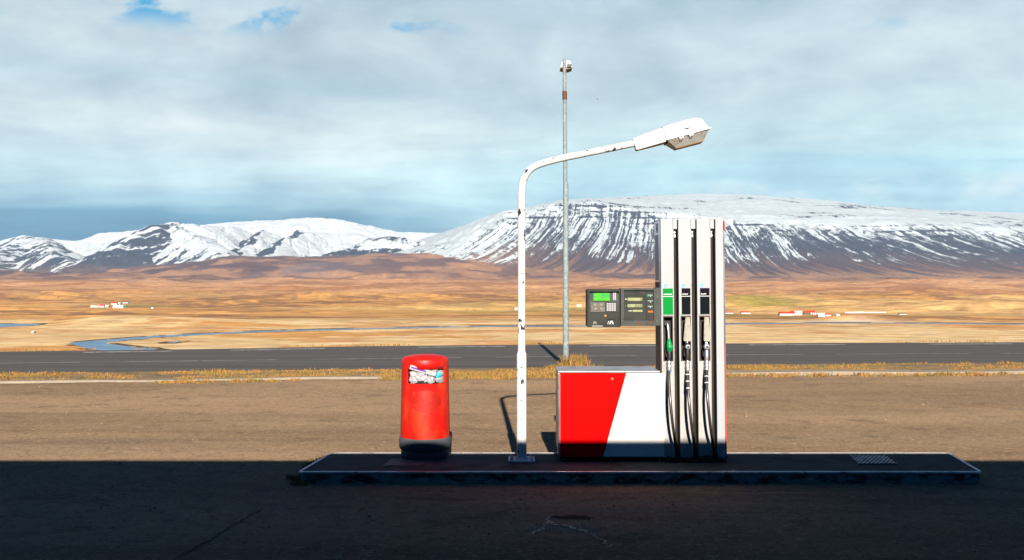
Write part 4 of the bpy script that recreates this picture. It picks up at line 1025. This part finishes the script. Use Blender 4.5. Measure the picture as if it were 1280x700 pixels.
# ------------------------------------------------------------------ payment terminal
term = empty('payment_terminal', (PX(779), FY+.1, PZ(408)), 'dark grey card payment terminal with green screen, fixed to the left of the pump', 'payment terminal')
tq = lambda u_, v_: (720+u_/10, 350+v_/10)
def tb(u0, u1, v0, v1, y0, y1, bev=0, mb=None):
    mb = mb or MB(); a, b = tq(u0, v0); c_, d_ = tq(u1, v1); mb.pbox(a, c_, b, d_, y0, y1, bev); return mb
T0 = FY-.01
mb = tb(150, 542, 118, 588, T0+.045, T0+.33, .006); mb.build('reader_casing', m_rust_reflect, term)
mb = MB(); a, b = tq(143, 590); c_, d_ = tq(552, 112)
h0 = tq(170, 585); h1 = tq(540, 145)
mb.hole_plate(PX(a), PX(c_), PZ(b), PZ(d_), PX(h0[0]), PX(h1[0]), PZ(h0[1]), PZ(h1[1]), T0, T0+.05); mb.build('reader_frame', m_term, term)
mb = tb(171, 539, 403, 584, T0+.008, T0+.044, .002); dr_ = mb.build('reader_door', m_term, term)
mb = tb(171, 539, 146, 402, T0+.030, T0+.044); rp = mb.build('reader_fascia', m_termlt, term)
mb = tb(218, 425, 163, 260, T0+.022, T0+.031, .001); sc_ = mb.build('screen', m_lcdg, term)
mb = MB()
for (u0, v0, ws) in ((275, 190, (14, 18, 10, 22, 12)), (295, 214, (20, 12, 16, 18))):
    for w_ in ws: tb(u0, u0+w_*.8, v0, v0+9, T0+.0212, T0+.0222, 0, mb); u0 += w_+4
mb.build('screen_text', m_lcdt, sc_)
mb = tb(466, 502, 152, 252, T0+.026, T0+.031); st_ = mb.build('white_sticker', m_key, term)
mb = MB()
for v0 in range(162, 246, 16): tb(478, 490, v0, v0+7, T0+.0252, T0+.0262, 0, mb)
mb.build('sticker_print', m_termlt, st_)
mb = tb(184, 364, 280, 400, T0+.024, T0+.031, .001); pl_ = mb.build('icon_plate', m_plate, term)
for (u0, v0) in ((240, 310), (315, 310), (245, 360), (320, 360)):
    mb = tb(u0-18, u0+18, v0-10, v0+12, T0+.0225, T0+.0245); tb(u0-8, u0+8, v0-18, v0+4, T0+.022, T0+.0242, 0, mb); mb.build('icon', m_beige, pl_)
mb = tb(374, 512, 272, 401, T0+.020, T0+.031, .001); kp = mb.build('keypad', m_blackpl, term)
for i in range(4):
    for j in range(4):
        u0 = 384+i*30; v0 = 289+j*26
        k_ = tb(u0, u0+25, v0, v0+21, T0+.014, T0+.021, .001).build('key', m_key, kp)
mb = tb(388, 488, 485, 505, T0+.0065, T0+.009); mb.build('card_slot', m_black, dr_)
mb = MB(); P_q = lambda u_, v_: (PX(tq(u_, v_)[0]), PZ(tq(u_, v_)[1]))
mb.prism([P_q(393, 552), P_q(400, 552), P_q(412, 512), P_q(405, 512)], T0+.006, T0+.009)
mb.prism([P_q(415, 552), P_q(428, 510), P_q(458, 510), P_q(470, 552), P_q(455, 552), P_q(450, 532), P_q(436, 532), P_q(431, 552)], T0+.006, T0+.009); mb.build('card_symbol', m_whiteprint, dr_)
mb = MB(); mb.prism([P_q(210, 552), P_q(222, 516), P_q(246, 516), P_q(268, 552), P_q(248, 552), P_q(238, 534), P_q(228, 552)], T0+.006, T0+.009); mb.build('logo', m_beige, dr_)
mb = MB(); u0 = 202
for w_ in (10, 14, 9, 13, 12, 10, 15, 9, 12): tb(u0, u0+w_*.9, 571, 580, T0+.0065, T0+.009, 0, mb); u0 += w_+3.5
mb.build('door_print', m_whiteprint, dr_)
x_, z_ = P_q(366, 447); mb = MB(); mb.tube([(x_, T0+.009, z_), (x_, T0-.004, z_)], [.013, .011], 14); mb.build('lock', m_brass, dr_, 40)
mb = tb(140, 170, 112, 590, T0+.052, T0+.325); 
# right box
mb = tb(566, 992, 106, 570, T0+.055, T0+.26, .004); mb.build('display_casing', m_term, term)
a, b = tq(560, 575); c_, d_ = tq(1000, 103); h0 = tq(596, 508); h1 = tq(974, 128)
mb = MB(); mb.hole_plate(PX(a), PX(c_), PZ(b), PZ(d_), PX(h0[0]), PX(h1[0]), PZ(h0[1]), PZ(h1[1]), T0, T0+.06); fr_ = mb.build('display_frame', m_termlt, term)
mb = tb(597, 973, 129, 507, T0+.022, T0+.055); fp = mb.build('display_fascia', m_term, term)
mb = tb(877, 884, 130, 506, T0+.018, T0+.023); mb.build('divider', m_black, fp)
mb = tb(1001, 1066, 96, 572, T0+.012, T0+.20, .003); mb.build('mounting_arm', m_termlt, term)
for (u0, u1, v0, v1, dg) in ((645, 830, 222, 262, (1,)), (645, 830, 302, 342, (2, 3)), (708, 832, 373, 399, ())):
    ds = tb(u0, u1, v0, v1, T0+.016, T0+.023, .001).build('readout', m_lcdy, fp)
    mb = MB(); ok = False
    if dg == (1,): qs = [(808, 0)]
    elif dg: qs = [(735, 0), (752, 1), (778, 0), (796, 1), (812, 0)]
    else: qs = []
    for (uu, o_) in qs:
        for (a0, a1, b0, b1) in ((0, 12, 5, 8), (0, 12, 18, 21), (0, 12, 31, 34), (0, 3, 5, 34), (9, 12, 5, 34)):
            if o_ and a0 == 0 and a1 == 3: continue
            tb(uu+a0, uu+a1, v0+b0, v0+b1, T0+.0152-.0001*(b0+a0*2), T0+.0162, 0, mb); ok = True
    if ok: mb.build('digits', m_dk, ds)
    else: mb.bm.free()
for (u0, u1, v0, v1) in ((615, 640, 234, 246), (618, 630, 316, 328), (660, 700, 380, 392)):
    mb = MB(); w_ = (u1-u0)/3
    for k in range(3 if u1-u0 > 15 else 1): tb(u0+k*w_, u0+k*w_+w_*.7, v0, v1, T0+.020, T0+.023, 0, mb)
    mb.build('readout_mark', m_whiteprint, fp)
tb(882, 916, 176, 216, T0+.019, T0+.023).build('green_tab', m_teal, fp)
for v0 in (190, 262, 330):
    mb = tb(898, 962, v0-8, v0+6, T0+.0185, T0+.0225); bt = mb.build('selector_label', m_teal, fp)
    mb = MB(); x_, z_ = P_q(932, v0+12); mb.tube([(x_, T0+.023, z_), (x_, T0+.012, z_)], .0062, 10); mb.build('selector_button', m_key, fp, 40)
    mb = MB()
    for k in range(4): tb(900+k*16, 909+k*16, v0-5, v0+2, T0+.018, T0+.0186, 0, mb)
    mb.build('selector_print', m_whiteprint, bt)
tb(902, 965, 386, 408, T0+.016, T0+.023, .001).build('orange_button', m_orange, fp)
def rustp(cu, cv_, ru, rv):
    mb = MB(); k = 14; poly = []
    for i in range(k):
        a = 2*math.pi*i/k; q_ = random.uniform(.75, 1.15); poly.append(P_q(cu+ru*q_*math.cos(a), cv_+rv*q_*math.sin(a)))
    mb.prism(poly, T0-.0008, T0+.004); mb.build('rust_patch', m_rust, fr_)
rustp(785, 543, 30, 12); rustp(940, 520, 26, 10); rustp(988, 472, 9, 30); rustp(783, 514, 8, 4)
for k in range(9):
    u0 = 566+k*38+random.uniform(0, 9); tb(u0, u0+random.uniform(8, 28), 508, 508+random.uniform(2, 5), T0-.0012, T0+.003).build('worn_paint', m_plate, fr_)
for k in range(5):
    v0 = 255+k*50; tb(594-random.uniform(2, 5), 595, v0, v0+random.uniform(8, 30), T0-.0011, T0+.003).build('worn_paint', m_plate, fr_)

# ------------------------------------------------------------------ unseen station behind the camera; canopy shaped to shade the foreground
can = empty('shade_canopy', (0, -3, 0), 'unseen dark flat canopy shaped to shade the foreground asphalt', 'canopy')
EY, EH = 3.0, (10.30-3.0)*math.tan(R(SUN_EL))
mb = MB(); mb.box(-9.5, 9.5, -8, EY, EH-.42, EH, .01); mb.build('roof', m_dark, can)
for x in (-7, 7):
    mb = MB(); mb.box(x-.1, x+.1, -3.1, -2.9, 0, EH-.42, .01); mb.build('column', m_dark, can)
stn = empty('unseen_station', (0, -11, 0), 'unseen dark walled service station building behind the camera', 'building')
mb = MB(); mb.box(-11, 11, -14, -8.05, 0, EH-.05, .01); mb.build('wall', m_wallst, stn)
for x in (-8, -4, 4, 8):
    mb = MB(); mb.box(x-1.6, x+1.6, -8.06, -8.0, .8, 2.3, .005); mb.build('window', m_winst, stn)
mb = MB(); mb.box(-1.1, 1.1, -8.06, -8.0, 0.01, 2.2, .005); mb.build('door', m_winst, stn)

# ------------------------------------------------------------------ farms across the valley
dg_ = bpy.context.evaluated_depsgraph_get()
terr = bpy.data.objects['terrain']
from mathutils.bvhtree import BVHTree
bv = BVHTree.FromObject(terr, dg_)
def ground(x, y):
    h = bv.ray_cast(Vector((x, y, 800)), Vector((0, 0, -1)))[0]
    return h.z if h else FLOOR
def valley(px, py):
    """where the sight line through the picture point meets the valley"""
    d = Vector((px-640, F, 350-py)).normalized(); h = bv.ray_cast(Vector((0, 60, 0))*0+Vector((0, 0, EYE))+d*400, d)[0]
    if h is None: h = Vector((*gpt(px, max(py, 380)), FLOOR))
    return h
def house(p0, p1, y0, y1, wallm, roofm, label, cat='farm building', name='farm_building', group='farm buildings across the valley', rf=.5, wins=3):
    h = valley((p0+p1)/2, y1); D = h.y; w = (p1-p0)/F*D; hh = (y1-y0)/F*D; dp = max(5, w*.4)
    r = empty(name, tuple(h), label, cat, group); x0, x1 = h.x-w/2, h.x+w/2; ez = h.z+hh*(1-rf)
    MB().box(x0, x1, D, D+dp, h.z-1.5, ez).build('wall', wallm, r)
    mb = MB(); ov = .15; yr = D+dp/2
    v = [(x0-ov, D-ov, ez-.05), (x1+ov, D-ov, ez-.05), (x1+ov, yr, h.z+hh), (x0-ov, yr, h.z+hh), (x1+ov, D+dp+ov, ez-.05), (x0-ov, D+dp+ov, ez-.05)]
    mb.faces(v, [(0, 1, 2, 3), (3, 2, 4, 5), (0, 3, 5), (1, 4, 2), (0, 5, 4, 1)]); mb.build('roof', roofm, r)
    if w > 5:
        for k in range(wins):
            xx = x0+w*(k+.5)/wins; MB().box(xx-.4, xx+.4, D-.05, D+.05, h.z+(ez-h.z)*.35, h.z+(ez-h.z)*.8).build('window', m_hwin, r)
    return r
house(113, 118.3, 381.7, 384.2, m_hwhite, m_hwhite, 'small white shed, leftmost of the left farm across the valley')
house(118.6, 124, 381.2, 384.2, m_hwhite, m_hpink, 'white shed with faded pink roof, second from the left at the left farm')
house(124.4, 130, 380.4, 384.2, m_hwhite, m_hred, 'white house with red roof, third from the left at the left farm')
house(130.2, 135.2, 381.2, 384.0, m_hwhite, m_hwhite, 'white shed right of the red roofed house at the left farm')
house(139.2, 146, 377.6, 380.9, m_hwhite, m_hred, 'red roofed house standing behind the large white barn of the left farm')
house(146.2, 150, 378.2, 380.8, m_hwhite, m_hwhite, 'small white shed behind the large white barn of the left farm')
house(141, 153.8, 381.4, 384.9, m_hwhite, m_hwhite, 'large white barn, the widest building of the left farm', rf=.35)
house(153.2, 160, 376.8, 379.1, m_hwhite, m_hdark, 'white hut with dark end, highest and rightmost of the left farm')
house(155, 157.6, 382.1, 384.3, m_hgreen, m_hgreen, 'small green shed right of the large white barn at the left farm')
house(188.8, 191.4, 384.2, 386, m_hwhite, m_hwhite, 'tiny white hut alone in the field right of the left farm')
house(39.2, 41.6, 413.8, 416.2, m_hwhite, m_hwhite, 'tiny white hut alone on the low hill above the river on the left')
house(643.5, 648, 384.8, 387.6, m_hwhite, m_hwhite, 'small white shed behind the post of the street lamp')
house(721, 727, 380.8, 383.6, m_hwhite, m_hwhite, 'small white shed between the tall pole and the payment terminal')
house(907, 916.5, 389.6, 392, m_hwhite, m_hred, 'long low white shed just right of the fuel pump')
house(926.8, 938, 389.2, 392.2, m_hwhite, m_hred, 'low white barn with faint red roof at the left end of the right farm')
house(974.8, 993.2, 389.6, 394.4, m_hwhite, m_hred, 'longest white barn with red roof, front left of the right farm')
house(989, 998, 388.4, 391.6, m_hwhite, m_hred, 'red roofed house behind the longest barn of the right farm', rf=.6)
house(994, 1002.4, 388.8, 394, m_hwhite, m_hwhite, 'white gabled house between the red roofs of the right farm')
house(1005.2, 1013, 388.6, 393, m_hdark, m_hred, 'dark walled barn with red roof in the middle of the right farm', rf=.45)
house(1012.4, 1019, 388, 391.4, m_hwhite, m_hred, 'bright red roofed house right of the dark barn at the right farm', rf=.8)
house(1023, 1031.6, 391.6, 396.2, m_hwhite, m_hwhite, 'white tent-like shed in front of the right farm', rf=.8)
house(1032.4, 1038.8, 392, 395.2, m_hwhite, m_hred, 'small white house with red left roof right of the tent-like shed', rf=.4)
house(1045.8, 1050, 392.6, 394.8, m_hwhite, m_hwhite, 'small white hut, rightmost of the right farm')
house(1124.5, 1133, 391, 393.4, m_hwhite, m_hdark, 'white shed alone in the field far right of the farms')
for (p, q_) in ((1014.5, 393), (1017, 393.2), (1019.6, 393), (1022, 393.1)):
    house(p-.8, p+.8, q_-1.6, q_, m_hwhite, m_hwhite, 'tiny white hut in a row of four below the red roofs of the right farm', group='row of tiny white huts')
# wrapped hay bales in a row
h0_ = valley(1057, 391.9); rad = 1.05
mb = MB(); mb.tube([(-.75, 0, rad), (-.68, 0, rad), (.68, 0, rad), (.75, 0, rad)], [rad*.86, rad, rad, rad*.86], 14)
bale = mb.build('hay_bale', m_bale, None, 40)
for k in range(30):
    o = bale if k == 0 else bale.copy()
    if k: COL.objects.link(o)
    v = valley(1057+k*1.7, 391.9-.02*k); o.location = (v.x, v.y, v.z-.1); o.rotation_euler[2] = random.uniform(-.3, .3)
    tag(o, 'white wrapped hay bale in the long row right of the right farm', 'hay bale', 'row of white wrapped hay bales')

# ------------------------------------------------------------------ gull
D = 110; g_ = empty('bird', (PX(746, D), D, PZ(126, D)), 'small pale gull gliding in the sky right of the tall pole', 'bird')
x, z = PX(746, D), PZ(126, D)
mb = MB(); mb.tube([(x-.16, D, z-.02), (x-.10, D, z), (x, D, z+.02), (x+.1, D, z+.03), (x+.17, D, z+.02)], [.015, .05, .065, .045, .02], 10)
for s_ in (-1, 1):
    mb.faces([(x-.06, D+s_*.04, z+.03), (x+.05, D+s_*.04, z+.03), (x+.08, D+s_*.3, z+.20), (x+.02, D+s_*.3, z+.20), (x+.16, D+s_*.62, z+.10)], [(0, 1, 2, 3), (3, 2, 4)])
mb.build('body', m_bird, g_, 60)

# ------------------------------------------------------------------ air
def haze():
    me = MB().box(-9000, 9500, -300, 13200, -47, 1150)
    m = bpy.data.materials.new('thin air'); m.use_nodes = True; t = m.node_tree; t.nodes.clear()
    o_ = t.nodes.new('ShaderNodeOutputMaterial'); v = t.nodes.new('ShaderNodeVolumePrincipled')
    v.inputs['Color'].default_value = (.55, .78, 1.0, 1); v.inputs['Density'].default_value = 1.7e-5; v.inputs['Anisotropy'].default_value = 0
    t.links.new(v.outputs[0], o_.inputs['Volume'])
    o = me.build('haze', m); tag(o, kind='stuff')
    tag(o, 'thin bluish air lying over the whole valley', 'haze')
HAZE = True
if HAZE: haze()
